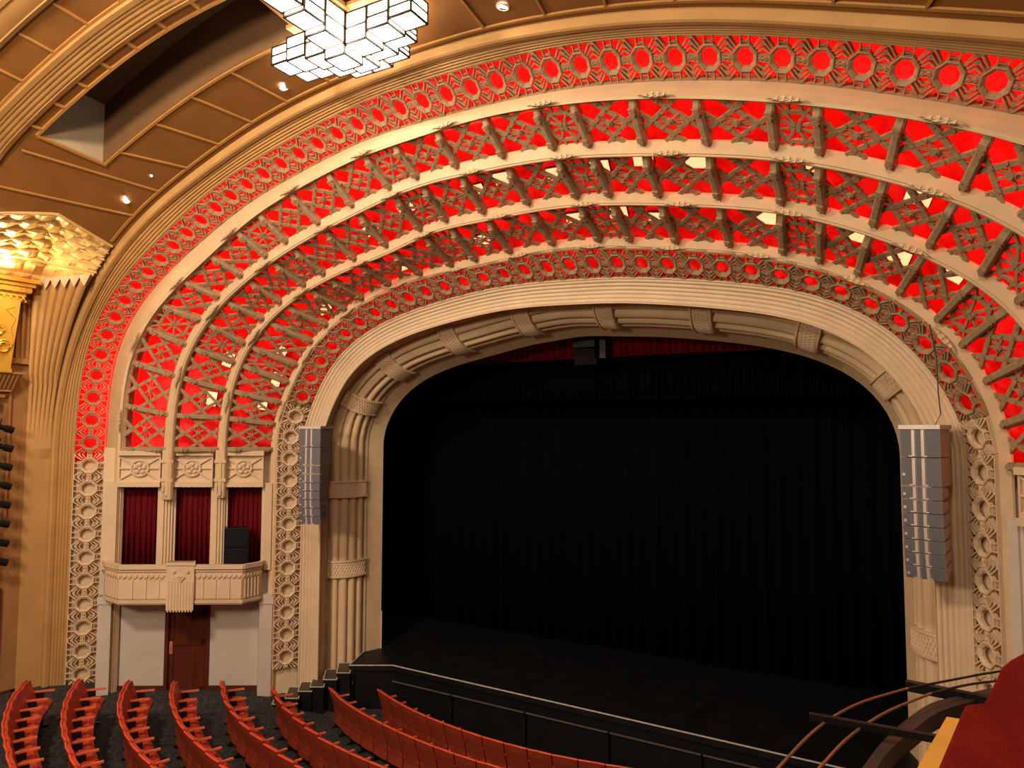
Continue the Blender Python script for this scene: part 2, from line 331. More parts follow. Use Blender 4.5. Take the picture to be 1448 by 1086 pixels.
clasps(ribA, 'E8', -4.92, cl1, .02, -4.88)
ribB = rib('narrow cream rib between the outermost and middle rows of red lit lattice', 'E7', -4.25, .24, -W4L, W4L)
clasps(ribB, 'E7', -4.29, [-2.1 + 1.68 * k for k in range(-4, 6)], .02, -4.25)
ribC = rib('narrow cream rib between the middle and innermost rows of red lit lattice', 'E6', -3.40, .22, -W4L, W4L)
clasps(ribC, 'E6', -3.44, [-2.0 + 1.62 * k for k in range(-4, 6)], .02, -3.40)
ribD = rib('cream rib edging the small ring frieze nearest the stage, running down to the floor', 'E4', -2.42, .20, -WF, WF, .12)
clasps(ribD, 'E4', -2.46, [-1.95 + 1.45 * k for k in range(-4, 7)], .02, -2.42)
# ---------------------------------------------------------------- ring friezes
def medallion(solid):
    mb = MB(); A = .2335; B = .31
    def ring(ro_a, ro_b, ri_a, ri_b, h0, h1, hin):
        rows = []
        for k in range(8):
            t = pi / 8 + k * pi / 4; c, s = cos(t), sin(t)
            rows.append([(ro_a * c, ro_b * s, h0), (ro_a * c, ro_b * s, h1), (ro_a * .93 * c, ro_b * .93 * s, h1 + .008), (ro_a * .82 * c, ro_b * .82 * s, h1 - .004), (ri_a * c, ri_b * s, hin), (ri_a * c, ri_b * s, h0)])
        rows.append(rows[0]); mb.grid(rows, closed=True)
    ring(.172, .205, .112, .140, -.03, .035, .012)
    X, Y_ = V((1, 0, 0)), V((0, 1, 0))
    for sg in (-1, 1):
        for a in (-.05, .05): mb.bar((a, sg * .18, 0), (a * 1.1, sg * .305, 0), X, .016, .05)
        mb.bar((-.035, sg * .222, .0), (.035, sg * .222, .0), Y_, .016, .04)
        for b in (-.045, .045): mb.bar((sg * .155, b, 0), (sg * A, b * .85, 0), Y_, .018, .045)
        mb.tube([(sg * .165, -.028, .01), (sg * .2, .022, .025), (sg * A, -.01, .015)], .016, 5)
        mb.tube([(sg * .165, .028, .01), (sg * .2, -.022, .025), (sg * A, .01, .015)], .014, 5)
        for sb in (-1, 1):
            mb.bar((sg * .115, sb * .155, 0), (sg * .21, sb * .30, 0), X, .020, .07)
            mb.bar((sg * .145, sb * .125, 0), (sg * A, sb * .235, 0), X, .019, .065)
            mb.bar((sg * .165, sb * .085, 0), (sg * A, sb * .145, 0), Y_, .016, .06)
            mb.obox((sg * .222, sb * .292, 0), (.013, 0, 0), (0, .022, 0), (0, 0, .03))
            mb.obox((sg * .222, sb * .20, .004), (.014, 0, 0), (0, .016, 0), (0, 0, .026))
        mb.bar((-A, sg * .308, -.005), (A, sg * .308, -.005), Y_, .022, .05)
    return mb.mesh('medallion', M['fretp'] if solid else M['fret'])
M['fretp'] = mat('pale_relief_plaster', (.68, .48, .30), .7, var=.08, scale=14, bump=.3, bscale=45)
MED = {0: medallion(0), 1: medallion(1)}
def frieze(label, A, B, ss, flag, base):
    o = thing('ring_frieze', label, 'ring frieze', base); inv = -V(base)
    nA = A[0]
    for s, sp in ss:
        w = w_of_s(nA, s)
        a0 = pt(A[0], w, A[1], 0); b0 = pt(B[0], w, B[1], 0); c = (a0 + b0) / 2; _, t, nn = frame2(A[0], w)
        d = b0 - a0; n = t.cross(d).normalized()
        if n.dot(V((0, -1, 0)) - nn) < 0: n = -n
        dd = n.cross(t); 
        if dd.dot(d) < 0: dd = -dd
        L = d.dot(dd)
        sc_ = sp / .467
        me = MED[1 if c.z < flag(c.x) else 0]
        tt = t * sc_
        m_ = Matrix((tt, dd * (L / .62), n)).transposed().to_4x4()
        if m_.determinant() < 0: m_ = Matrix((-tt, dd * (L / .62), n)).transposed().to_4x4()
        m_.translation = c + inv
        instance('medallion', me, o, m_)
    return o
# arc length measured along the inner curve of each frieze
def ss_mid(nA, nB, YA, YB, s_list):
    return s_list
def mid_s(n1, n2, smid, sp):              # map arc length on the middle curve to the inner curve by equal w
    key = n1 + n2
    if key not in TAB:
        ws = wrange(-150, 150, 600); p = [((ev(n1, w)[0] + ev(n2, w)[0]) / 2, (ev(n1, w)[1] + ev(n2, w)[1]) / 2) for w in ws]; s = [0]
        for i in range(1, len(p)): s.append(s[-1] + hypot(p[i][0] - p[i - 1][0], p[i][1] - p[i - 1][1]))
        i0 = min(range(len(p)), key=lambda i: abs(p[i][0]) + (9 if p[i][1] < 6 else 0)); s0 = s[i0]
        TAB[key] = (ws, [x - s0 for x in s])
    w = w_of_s(key, smid); ws, ss = table(n1)
    lo = max(0, min(len(ws) - 2, int((w + 150) / .5))); f = (w - ws[lo]) / .5
    return (ss[lo] + (ss[lo + 1] - ss[lo]) * f, sp)
outer = [-.03 + .467 * k for k in range(-24, 19)]
outer = [(s, .467) for s in outer]; s = outer[0][0]
while s > -18.2: s -= .497; outer.append((s, .497))
outer = [mid_s('E9', 'E10', a, b) for a, b in outer]
outer = [a for a in outer if ev('E9', w_of_s('E9', a[0]))[1] > .55]
fr1 = frieze('broad outer frieze of openwork octagonal rings glowing red, just under the reeded golden arch', ('E9', -4.66, 0), ('E10', -5.15, 0), outer, lambda x: 5.15, (0, -4.9, ZC))
inner = [-.06 + .467 * k for k in range(-14, 15)]; il = [(s, .467) for s in inner]
s = inner[0]
while s > -13.6: s -= .497; il.append((s, .497))
s = inner[-1]
while s < 12.4: s += .497; il.append((s, .497))
il = [mid_s('E3', 'E4', a, b) for a, b in il]; il = [a for a in il if ev('E3', w_of_s('E3', a[0]))[1] > .25]
fr2 = frieze('smaller inner ring frieze nearest the stage, dark rings between fluted cove and innermost rib', ('E3', -1.93, 0), ('E4', -2.42, 0), il, lambda x: 6.5 if x < 0 else 6.05, (0, -2.15, ZC))
def solid_back(o, A, B, w0, w1, base, off):
    mb = MB(); loft(mb, A, B, w0, w1, [(0, off), (.5, off), (1, off)], 30); q = mb.build('backing_panel', M['pale'], o); q.matrix_parent_inverse = Matrix.Translation(-V(base))
solid_back(fr1, ('E9', -4.66, 0), ('E10', -5.15, 0), -WF, -91.5, (0, -4.9, ZC), -.10)
solid_back(fr2, ('E3', -1.93, 0), ('E4', -2.42, 0), -WF, -79.5, (0, -2.15, ZC), -.10)
solid_back(fr2, ('E3', -1.93, 0), ('E4', -2.42, 0), 83.5, WF, (0, -2.15, ZC), -.10)
# ---------------------------------------------------------------- lattice screens
S8 = [-10.58, -9.64, -8.81, -8.17, -7.36, -6.45, -5.6, -4.95, -4.08, -3.15, -2.28, -1.64, -.76, .14, 1.04, 1.65, 2.57, 3.48, 4.45, 5.03, 5.99, 6.91, 7.8, 8.4, 9.25, 10.2]
S7 = [-9.67, -8.85, -8.15, -7.5, -6.8, -6.05, -5.3, -4.72, -3.85, -3.0, -2.12, -1.52, -.72, .19, 1.09, 1.68, 2.53, 3.48, 4.37, 4.95, 5.77, 6.6, 7.25, 7.9, 8.6, 9.45]
S6 = [-8.85, -8.24, -7.62, -7.15, -6.42, -5.84, -5.11, -4.55, -3.72, -2.9, -2.08, -1.5, -.7, .2, 1.1, 1.68, 2.5, 3.42, 4.33, 4.88, 5.55, 6.27, 6.95, 7.45, 8.1, 8.75]
S4 = [-8.1, -7.6, -7.1, -6.65, -6.0, -5.45, -4.85, -4.35, -3.6, -2.8, -2.05, -1.47, -.7, .2, 1.1, 1.68, 2.5, 3.38, 4.2, 4.75, 5.3, 5.9, 6.5, 6.95, 7.5, 8.1]
NARROW = {2, 6, 10, 14, 18, 22}
def bil(c, a, b, n=None, h=0):
    p = c[0] * ((1 - a) * (1 - b)) + c[1] * (a * (1 - b)) + c[2] * ((1 - a) * b) + c[3] * (a * b)
    return p + n * h if n is not None else p
def seg(mb, c, n, a0, b0, a1, b1, w, h=.05, hh=0):
    p0 = bil(c, a0, b0, n, hh); p1 = bil(c, a1, b1, n, hh); mb.bar(p0, p1, n.cross(p1 - p0), w, h)
def lattice_panel(c, n, narrow):
    mb = MB()
    if not narrow:
        k = .29
        for a0, b0, a1, b1 in ((0, k, 1 - k, 1), (k, 0, 1, 1 - k), (0, 1 - k, 1 - k, 0), (k, 1, 1, k)):
            seg(mb, c, n, a0, b0, a1, b1, .060, .05)
            for t in (.12, .3, .5, .7, .88):        # cast ornament on the strap
                p = bil(c, a0 + (a1 - a0) * t, b0 + (b1 - b0) * t, n, .03); d = (bil(c, a1, b1) - bil(c, a0, b0)).normalized(); e = n.cross(d)
                mb.obox(p, (d + e * .6) * .018, e * .014, n * .010)
        for sa, sb in ((-1, -1), (1, 1), (-1, 1), (1, -1)): seg(mb, c, n, .5, .5, .5 + sa * .17, .5 + sb * .17, .024, .04)
        for sa in (-1, 1):
            for db in (-.05, .05): seg(mb, c, n, .5 + sa * .06, .5 + db * .3, .5 + sa * .42, .5 + db, .011, .03)
        ctr = bil(c, .5, .5, n, .03); x = (bil(c, 1, .5) - bil(c, 0, .5)).normalized(); y = n.cross(x)
        for i in range(8):
            t = i * pi / 4; mb.obox(ctr + (x * cos(t) + y * sin(t)) * .036, x * .014, y * .014, n * .02)
        mb.obox(ctr + n * .01, x * .022, y * .022, n * .03)
        for a, b in ((.5, .96), (.5, .04)): seg(mb, c, n, a - .14, b, a, b + (-.12 if b > .5 else .12), .03, .05); seg(mb, c, n, a + .14, b, a, b + (-.12 if b > .5 else .12), .03, .05)
    else:
        q = [(.28, .2), (.72, .2), (.92, .38), (.92, .62), (.72, .8), (.28, .8), (.08, .62), (.08, .38)]
        for i in range(8): seg(mb, c, n, *q[i], *q[(i + 1) % 8], .05, .05)
        seg(mb, c, n, .28, .2, .72, .8, .034, .04, .01); seg(mb, c, n, .72, .2, .28, .8, .034, .04, .01)
        seg(mb, c, n, .08, .38, .92, .62, .03, .04); seg(mb, c, n, .92, .38, .08, .62, .03, .04)
        for a in (.36, .64): seg(mb, c, n, a, 0, a, .2, .035, .05); seg(mb, c, n, a, .8, a, 1, .035, .05)
        for a0, b0, a1, b1 in ((0, 0, .28, .2), (1, 0, .72, .2), (0, 1, .28, .8), (1, 1, .72, .8)): seg(mb, c, n, a0, b0, a1, b1, .026, .04)
        ctr = bil(c, .5, .5, n, .02); x = (bil(c, 1, .5) - bil(c, 0, .5)).normalized(); y = n.cross(x)
        for i in range(4):
            t = i * pi / 2 + pi / 4; mb.obox(ctr + (x * cos(t) + y * sin(t)) * .05, x * .025, y * .025, n * .02)
    return mb
def rafter(p, q, t, n, lo_h=.0):
    mb = MB(); d = (q - p).normalized(); L = (q - p).length; w = .112; c = p + n * .02; e = q + n * .05
    # chamfered beam: body + two sloping ends
    a0 = p + d * .02; a1 = q + d * .05
    sec = lambda P, h0, h1, ww: [P + t * (ww / 2) + n * h0, P - t * (ww / 2) + n * h0, P - t * (ww / 2) + n * (h1 * .8 + h0 * .2), P - t * (ww * .28) + n * h1, P + t * (ww * .28) + n * h1, P + t * (ww / 2) + n * (h1 * .8 + h0 * .2)]
    st = [sec(a0, -.05, .04, w), sec(a0 + d * L * .14, -.05, .115, w), sec(a1 - d * L * .16, -.05, .125, w), sec(a1 - d * .02, -.05, .06, w * .9)]
    k = len(mb.v); mb.grid(st, closed=True); mb.f.append(tuple(range(k, k + 6))[::-1]); mb.f.append(tuple(range(k + 18, k + 24)))
    for f in (.17, .24, .78, .85):
        P = p + d * (L * f) + n * .125; mb.obox(P, t * .045, (d * .3 + t * .12).normalized() * .02, n * .022)
        P = p + d * (L * (f + .03)) + n * .13; mb.obox(P + t * .012, t * .02, d * .03, n * .02)
    return mb
def zmatch(n, z, sg):                     # w where the curve is at height z on side sg
    return sg * (90 + (ZC - z) / .1)
def screen(label, up, lo, SU, SL, i0, i1, base):
    o = thing('lattice_screen', label, 'lattice screen', base); inv = Matrix.Translation(-V(base))
    (nu, yu, ou), (nl, yl, ol) = up, lo
    st = [(w_of_s(nu, a), w_of_s(nl, b)) for a, b in zip(SU, SL)]
    st = [(zmatch(nu, 5.38, -1), zmatch(nl, 5.38, -1))] + st + [(zmatch(nu, 5.38, 1), zmatch(nl, 5.38, 1))]
    P = [(pt(nu, a, yu, ou), pt(nl, b, yl, ol)) for a, b in st]
    for i, (p, q) in enumerate(P):
        if not i0 <= i <= i1: continue
        wu, wl = st[i]; _, t1, n1 = frame2(nu, wu); _, t2, n2 = frame2(nl, wl); t = (t1 + t2).normalized()
        n = t.cross(q - p).normalized()
        if n.dot(V((0, -1, 0)) - n1) < 0: n = -n
        ts = (t - (q - p) * t.dot(q - p) / (q - p).length_squared).normalized(); n = ts.cross(q - p).normalized()
        if n.dot(V((0, -1, 0)) - n1) < 0: n = -n
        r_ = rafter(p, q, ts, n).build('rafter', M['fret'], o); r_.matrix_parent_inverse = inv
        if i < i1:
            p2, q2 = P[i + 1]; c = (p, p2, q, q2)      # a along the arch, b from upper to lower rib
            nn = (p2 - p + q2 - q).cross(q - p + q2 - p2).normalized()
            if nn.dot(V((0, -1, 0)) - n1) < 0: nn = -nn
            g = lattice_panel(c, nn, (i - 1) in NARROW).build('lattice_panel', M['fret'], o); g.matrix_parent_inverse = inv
    return o
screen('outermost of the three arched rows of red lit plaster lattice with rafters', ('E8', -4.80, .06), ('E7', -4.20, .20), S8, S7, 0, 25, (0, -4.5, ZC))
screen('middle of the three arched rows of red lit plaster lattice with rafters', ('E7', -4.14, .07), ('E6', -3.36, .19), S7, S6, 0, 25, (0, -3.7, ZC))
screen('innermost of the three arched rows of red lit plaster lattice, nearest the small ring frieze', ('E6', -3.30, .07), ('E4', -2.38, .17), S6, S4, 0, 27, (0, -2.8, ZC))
# cove behind the lattice (solid backing surfaces that the red tubes light)
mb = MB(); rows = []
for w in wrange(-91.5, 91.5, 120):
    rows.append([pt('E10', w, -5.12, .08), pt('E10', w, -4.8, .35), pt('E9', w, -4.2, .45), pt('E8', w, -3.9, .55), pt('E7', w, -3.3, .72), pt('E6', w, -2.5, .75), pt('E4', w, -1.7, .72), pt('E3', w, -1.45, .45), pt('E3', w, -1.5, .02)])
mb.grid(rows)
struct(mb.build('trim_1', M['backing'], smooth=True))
mb = MB()
for w_, sg in ((-91.5, -1), (91.5, 1)):     # closing ledges at the springing
    a = [pt('E10', w_, -4.9, .1), pt('E9', w_, -4.2, .45), pt('E7', w_, -3.3, .75), pt('E4', w_, -1.5, .75), pt('E3', w_, -1.5, .3), pt('E4', w_, -2.1, .25), pt('E6', w_, -2.95, .2), pt('E7', w_, -3.75, .25), pt('E8', w_, -4.35, .2), pt('E9', w_, -4.45, .1)]
    mb.prism(a, (0, 0, -.05))
struct(mb.build('trim_2', M['pale']))
def tube_light(label, n, Y, off, w0, w1, r=.03):
    o = thing('light_trough', label, 'light trough', (0, Y, ZC)); I = Matrix.Translation((0, -Y, -ZC))
    mb = MB(); mb.tube([pt(n, w, Y, off) for w in wrange(w0, w1, 90)], r * .7, 6); q = mb.build('light_tube', M['led'], o); q.matrix_parent_inverse = I
    mb = sweep(MB(), n, [(off - .05, Y - .07), (off - .05, Y + .07), (off - .06, Y + .07), (off - .06, Y - .08), (off + .015, Y - .08), (off + .015, Y - .07)], w0, w1, 90); q = mb.build('trough', M['fret'], o); q.matrix_parent_inverse = I
tube_light('red light trough hidden behind the outermost wide rib', 'E8', -4.58, .24, -89, 89)
tube_light('red light trough hidden behind the outer ring frieze', 'E9', -4.42, .12, -89, 89)
tube_light('red light trough along the back of the narrow rib under the outermost lattice', 'E7', -4.04, .20, -89, 89)
tube_light('red light trough along the back of the narrow rib under the middle lattice', 'E6', -3.19, .19, -89, 89)
tube_light('red light trough behind the rib above the small ring frieze', 'E4', -2.22, .18, -66, 34)
M['peach'] = mat('amber_hot_spot_glow', (.9, .7, .5), .5, var=0, emit=(1, .50, .22), estr=1.5)  # glowing panels added to stand in for brightly lit patches of backing
NTH = ['first', 'second', 'third', 'fourth', 'fifth', 'sixth', 'seventh', 'eighth', 'ninth', 'tenth', 'eleventh', 'twelfth', 'thirteenth']
LP = MB().box(-.16, .16, -.10, .10, -.02, .02).mesh('lit_face', M['peach']); LC = MB().box(-.17, .17, -.12, .12, .02, .07).mesh('glow_panel_back', M['black_m'])
def cove_glow(nc, sv, Y, off, row, k=0):
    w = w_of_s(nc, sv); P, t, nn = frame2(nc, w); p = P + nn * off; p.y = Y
    o = thing('hot_spot_panel', NTH[k] + ' small added amber glow panel from the left behind the ' + row + ' lattice row', 'lamp', p, 'added amber glow panels behind the ' + row + ' lattice')
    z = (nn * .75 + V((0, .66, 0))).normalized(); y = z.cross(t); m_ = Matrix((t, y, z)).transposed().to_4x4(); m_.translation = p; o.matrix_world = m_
    instance('lit_face', LP, o); instance('glow_panel_back', LC, o)
for k, sv in enumerate((-9.3, -8.4, -3.6, -2.6, -1.1, -.45, .55, 1.35, 2.15, 2.95, 4.7, 6.1)): cove_glow('E7', sv, -3.12 + .1 * sin(sv * 5), .26 + .06 * sin(sv * 7), 'middle', k)
for k, sv in enumerate((-8.5, -7.9, -7.3, -5.8, -3.4, -1.5, .5, 1.4, 2.1, 3.9, 5.3, 5.9, 6.6)): cove_glow('E6', sv, -2.25 + .08 * sin(sv * 3), .14 + .06 * sin(sv * 5), 'innermost', k)
# ---------------------------------------------------------------- reeded golden arch
ga = thing('reeded_arch', 'tan and gold reeded arch framing the whole surround against the ceiling', 'arch', (0, -5.4, ZC))
GI = Matrix.Translation((0, 5.4, -ZC))
prof = [(0, -.02), (0, .02)]
for i in range(49): prof.append((.03 + .92 * i / 48, .024 * abs(sin(pi * 6 * i / 48)) + .01))
prof += [(.96, .05), (1, .05)]
q = loft(MB(), ('E10', -5.13, 0), ('E11', -5.42, -.06), -WF, WF, prof, 150).build('reeding', M['tan'], ga); q.matrix_parent_inverse = GI
pf = [(-.13, -5.40), (-.13, -5.48), (-.11, -5.51), (.06, -5.50), (.08, -5.45), (.32, -5.455), (.32, -5.38)]
q = sweep(MB(), 'E11', pf, -WF, WF, 150).build('edge_band', M['tan'], ga); q.matrix_parent_inverse = GI
# ---------------------------------------------------------------- ceiling
def mm(d):
    d = abs(d); X = [0, 55, 62, 74, 90]; F = [.10, .385, .36, .05, 0]
    for i in range(4):
        if d <= X[i + 1]: return F[i] + (F[i + 1] - F[i]) * (d - X[i]) / (X[i + 1] - X[i])
    return 0
def cs(th, Y, off=0):                      # ceiling surface point; off>0 hangs into the hall
    t = R(th); r = rr('E11', t) + .03 + mm(th) * (-5.45 - Y) - off; return V((r * sin(t), Y, ZC + r * cos(t)))
mb = MB()
S0, S1, SK1, SK2 = -52.0, -17.0, -6.6, -7.55       # vent slot in the ceiling: angles and depths
def patch(t0, t1, y0, y1, kt, ky, off=0): mb.grid([[cs(t, y, off) for y in wrange(y0, y1, ky)] for t in wrange(t0, t1, kt)])
TC = 68
def top_th(y): return -60.6 - (1.9 if y > -6.62 else 2.7) * abs(y + 6.62)
def lpatch(t1, y0, y1, kt, ky): mb.grid([[cs(max(top_th(y), -74) + (t1 - max(top_th(y), -74)) * i / kt, y) for y in wrange(y0, y1, ky)] for i in range(kt + 1)])
lpatch(S0, -5.4, SK1, 16, 6); patch(S0, TC, -5.4, SK1, 120, 4); lpatch(S0, SK1, SK2, 16, 6); patch(S1, TC, SK1, SK2, 60, 3); lpatch(S0, SK2, -12.5, 16, 30); patch(S0, TC, SK2, -12.5, 120, 8)
c_ = mb.build('ceiling', M['ceil']); struct(c_)
def strip_arch(y0, y1, t0, t1, h, k=60):          # raised band on the ceiling running with the arches
    m_ = MB(); m_.grid([[cs(t, y0, -.02), cs(t, y0, h), cs(t, y1, h), cs(t, y1, -.02)] for t in wrange(t0, t1, k)]); return m_
def batten(th0, y0, th1, y1, wd=.032, h=.03):
    a, b = cs(th0, y0, h / 2), cs(th1, y1, h / 2); t = cs(th0 + 1, y0) - cs(th0, y0)
    return MB().bar(a, b, t, wd, h)
tr = MB()                                          # all thin battens are one run of trim each zone
def th_of(x, z): return math.degrees(math.atan2(x, z - ZC))
near = [(-7.45, 10.06), (-6.64, 10.4), (-5.83, 10.73), (-4.94, 10.98), (-4.1, 11.21), (-3.25, 11.39), (-2.31, 11.55), (-.9, 11.58), (.64, 11.59), (1.61, 11.49), (2.49, 11.35), (3.39, 11.15), (4.3, 10.9), (5.18, 10.62), (6.06, 10.29), (7.0, 9.9), (7.8, 9.4)]
nth = [th_of(*a) for a in near]
for i, t in enumerate(nth):
    y1 = SK1 + .06 if S0 < t < S1 else -7.6
    b = batten(t, -5.60, t * (1.05 if y1 > -7 else 1.04), y1); tr.add(b.v, b.f)
for y0, y1, a, b in ((-5.60, -5.64, -62, 68),):
    b_ = strip_arch(y0, y1, a, b, .03, 110); tr.add(b_.v, b_.f)
struct(tr.build('trim_3', M['batten']))
# vent slot
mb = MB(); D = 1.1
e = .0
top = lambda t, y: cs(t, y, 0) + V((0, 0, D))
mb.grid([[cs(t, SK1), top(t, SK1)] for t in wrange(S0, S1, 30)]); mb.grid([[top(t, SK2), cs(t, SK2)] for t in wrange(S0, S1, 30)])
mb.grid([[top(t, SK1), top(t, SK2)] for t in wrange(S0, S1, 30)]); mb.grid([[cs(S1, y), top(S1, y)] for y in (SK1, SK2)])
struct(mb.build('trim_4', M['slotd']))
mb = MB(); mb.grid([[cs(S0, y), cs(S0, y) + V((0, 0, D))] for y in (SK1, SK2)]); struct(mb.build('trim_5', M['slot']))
mb = MB()
b_ = strip_arch(SK2 - .02, SK2 - .06, S0, S1 + 2, .04); mb.add(b_.v, b_.f); b_ = strip_arch(SK1 + .05, SK1 + .01, S0, S1 + 2, .03); mb.add(b_.v, b_.f)
b_ = MB().bar(cs(S0, SK2 - .04, .01), cs(S0, SK1 + .05, .01), cs(S0 + 1, SK1) - cs(S0, SK1), .05, .05); mb.add(b_.v, b_.f)
for t in (-51, -47, -43, -39, -34.5, -29.5, -24):
    b_ = batten(t, SK2 - .06, t, -7.76, .04, .04); mb.add(b_.v, b_.f)
for i, t in enumerate((-63, -58, -52, -46.3, -41, -35.3, -30, -25, -20, -15)):
    b_ = batten(t, -8.24, t, -8.68); mb.add(b_.v, b_.f)
    b_ = batten(t, -9.15, t, -12.3); mb.add(b_.v, b_.f)
b_ = strip_arch(-8.20, -8.24, -62, TC, .03); mb.add(b_.v, b_.f)
struct(mb.build('trim_6', M['batten']))
def ceil_rib(label, y0, y1, t0, t1, nf):
    o = thing('ceiling_rib', label, 'ceiling rib', (0, (y0 + y1) / 2, 11.5)); inv = Matrix.Translation((0, -(y0 + y1) / 2, -11.5)); mb = MB(); pr = [(0, -.02), (0, .05), (.16, .08)]
    for i in range(nf * 6 + 1): pr.append((.18 + .62 * i / (nf * 6), .06 + .014 * abs(sin(pi * nf * i / (nf * 6)))))
    pr += [(.82, .08), (.98, .08), (1, .05), (1, -.02)]
    mb.grid([[cs(t, y0 + (y1 - y0) * q, h) for q, h in pr] for t in wrange(t0, t1, 90)])
    q = mb.build('reeded_band', M['tanr'], o); q.matrix_parent_inverse = inv; return o
ceil_rib('reeded tan ceiling rib crossing the upper left beside the long dark vent recess', -7.76, -8.2, -63, TC, 4)
ceil_rib('plain tan ceiling rib cut off by the top left corner', -8.72, -9.12, -63, TC, 1)
# ---------------------------------------------------------------- downlights
def downlight(label, th, Y, r=.075, power=40):
    p = cs(th, Y, .0); n = V((-sin(R(th)), 0, -cos(R(th)))); o = thing('downlight', label, 'downlight', p)
    u = V((0, 1, 0)); v2 = n.cross(u); mb = MB()
    rows = [[n * h + (u * cos(a) + v2 * sin(a)) * q for a in [2 * pi * k / 20 for k in range(20)]] for q, h in ((r * 1.25, -.005), (r * 1.25, .018), (r * 1.0, .02), (r * .95, .004))]
    mb.grid(rows, closed=True); mb.build('trim_ring', M['ringm'], o)
    mb = MB(); mb.add([n * .006 + (u * cos(a) + v2 * sin(a)) * r * .97 for a in [2 * pi * k / 20 for k in range(20)]], [tuple(range(20))]); mb.build('lamp', M['bulb'], o)
    if power: spot('lamp_beam', p + n * .04, p + n * .04 + V((0, 0, -3)), power, (1, .82, .6), 110, .7, .05)
    return o
downlight('round downlight right of the chandelier at the top edge', 10.0, -5.92)
downlight('round downlight just below the left end of the chandelier', -26.2, -5.9)
downlight('round downlight low on the left above the gilded relief', -55.5, -5.9)
downlight('tiny pinpoint ceiling lamp between the two left downlights', -50.7, -5.92, .022, 0)
# ---------------------------------------------------------------- chandelier
ch = thing('chandelier', 'stepped cross shaped chandelier of glowing white glass boxes in thin dark frames', 'chandelier', (-1.06, -6.66, 11.80))
def gbox(x, y, z, a, b, h, lit=True):
    g = MB().box(x - a, x + a, y - b, y + b, z - h, z + h).build('glass_box', M['glass'], ch)
    f = MB(); t = .013
    for sx in (-1, 1):
        for sy in (-1, 1): f.box(x + sx * a - t, x + sx * a + t, y + sy * b - t, y + sy * b + t, z - h - t, z + h + t)
        for sz in (-1, 0, 1):
            f.box(x + sx * a - t, x + sx * a + t, y - b, y + b, z + sz * h - t, z + sz * h + t); f.box(x - a, x + a, y + sx * b - t, y + sx * b + t, z + sz * h - t, z + sz * h + t)
    f.build('box_frame', M['frame'], g)
c = .18
for dx, dy, zb, h in [(0, 0, -.42, .30), (-.38, 0, -.38, .22), (.38, 0, -.38, .22), (0, -.38, -.36, .22), (0, .38, -.38, .20), (-.38, .34, -.42, .14), (.38, .34, -.38, .12),
        (.76, .0, -.33, .17), (1.14, .0, -.30, .14), (.72, .32, -.34, .08), (-.76, .0, -.37, .17), (-1.12, .05, -.36, .13), (-.76, .34, -.40, .09), (-1.12, .40, -.36, .07), (.36, .62, -.34, .07),
        (0, -.76, -.33, .17), (-.02, -1.14, -.30, .14), (-.04, -1.52, -.28, .12), (0, .68, -.34, .09), (-.34, .66, -.36, .08)]:
    gbox(dx, dy, zb, c, c, h)
MB().box(-.9, .9, -.25, .25, -.10, -.05).box(-.25, .25, -1.5, .7, -.12, -.05).build('mounting_plate', M['batten'], ch)
MB().tube([(0, 0, -.1), (0, 0, .02)], .06, 10).build('stem', M['frame'], ch)
# ---------------------------------------------------------------- stage
ZS = .47
sg = thing('stage', 'low black stage with a pale worn edge line, steps at its left end', 'stage', (0, 0, -.55))
SI = Matrix.Translation((0, 0, .55))
edge = [(-5.98, -.2), (-5.52, -1.36), (-4.66, -.87), (.5, -1.06), (4.0, -1.2), (8.2, -1.34)]
pl = [(-8.5, 5.5), (-8.5, -.2)] + edge + [(8.5, 5.5)]
q = MB().prism([(x, y, ZS - .12) for x, y in pl], (0, 0, .12)).build('deck', M['deck'], sg); q.matrix_parent_inverse = SI
q = MB().prism([(x, y, -.62) for x, y in [(-7.5, 1), (-5.9, -.2), (-5.46, -1.28), (-4.66, -.80), (.5, -1.0), (8, -1.25), (8, 1)]], (0, 0, .97)).build('stage_front', M['black'], sg); q.matrix_parent_inverse = SI
mb = MB()
for i in range(1, len(edge) - 1):
    a, b = edge[i], edge[i + 1]; mb.bar((a[0], a[1], ZS + .004), (b[0], b[1], ZS + .004), (0, 0, 1), .016, .028)
mb.bar((-5.98, -.22, ZS + .004), (-5.52, -1.36, ZS + .004), (0, 0, 1), .014, .022)
q = mb.build('edge_line', M['edge'], sg); q.matrix_parent_inverse = SI
mb = MB()
xs = [-4.5, -2.85, -1.05, .75, 2.5, 4.2, 6.0]
for a, b in zip(xs, xs[1:]):
    ya = -1.10 - .028 * (a + 4.5); yb = -1.10 - .028 * (b + 4.5)
    mb.bar((a + .02, ya, .22), (b - .02, yb, .22), (0, 0, 1), .02, .03)
q = mb.build('lower_rail', M['edged'], sg); q.matrix_parent_inverse = SI
mb = MB()
for a, b in zip(xs, xs[1:]):
    ya = -1.06 - .028 * (a + 4.5); yb = -1.06 - .028 * (b + 4.5)
    mb.prism([(a + .02, ya, -.6), (b - .02, yb, -.6), (b - .02, yb, .20), (a + .02, ya, .20)], (0, .05, 0))
q = mb.build('front_panel', M['black'], sg); q.matrix_parent_inverse = SI
st = thing('stage_steps', 'black steps with brown treads climbing from the carpet to the left end of the stage', 'steps', (-6.1, -2.2, -.4))
TI = Matrix.Translation((6.1, 2.2, .4))
dirs = V((.965, .45, 0)).normalized() if False else V((.875, .483, 0)); dep = V((-.62, .78, 0)).normalized()
steps = [((-6.48, -2.73), -.12), ((-6.25, -2.59), .0), ((-6.10, -2.35), .10), ((-5.90, -2.19), .18), ((-5.79, -1.90), .27), ((-5.63, -1.65), .37)]
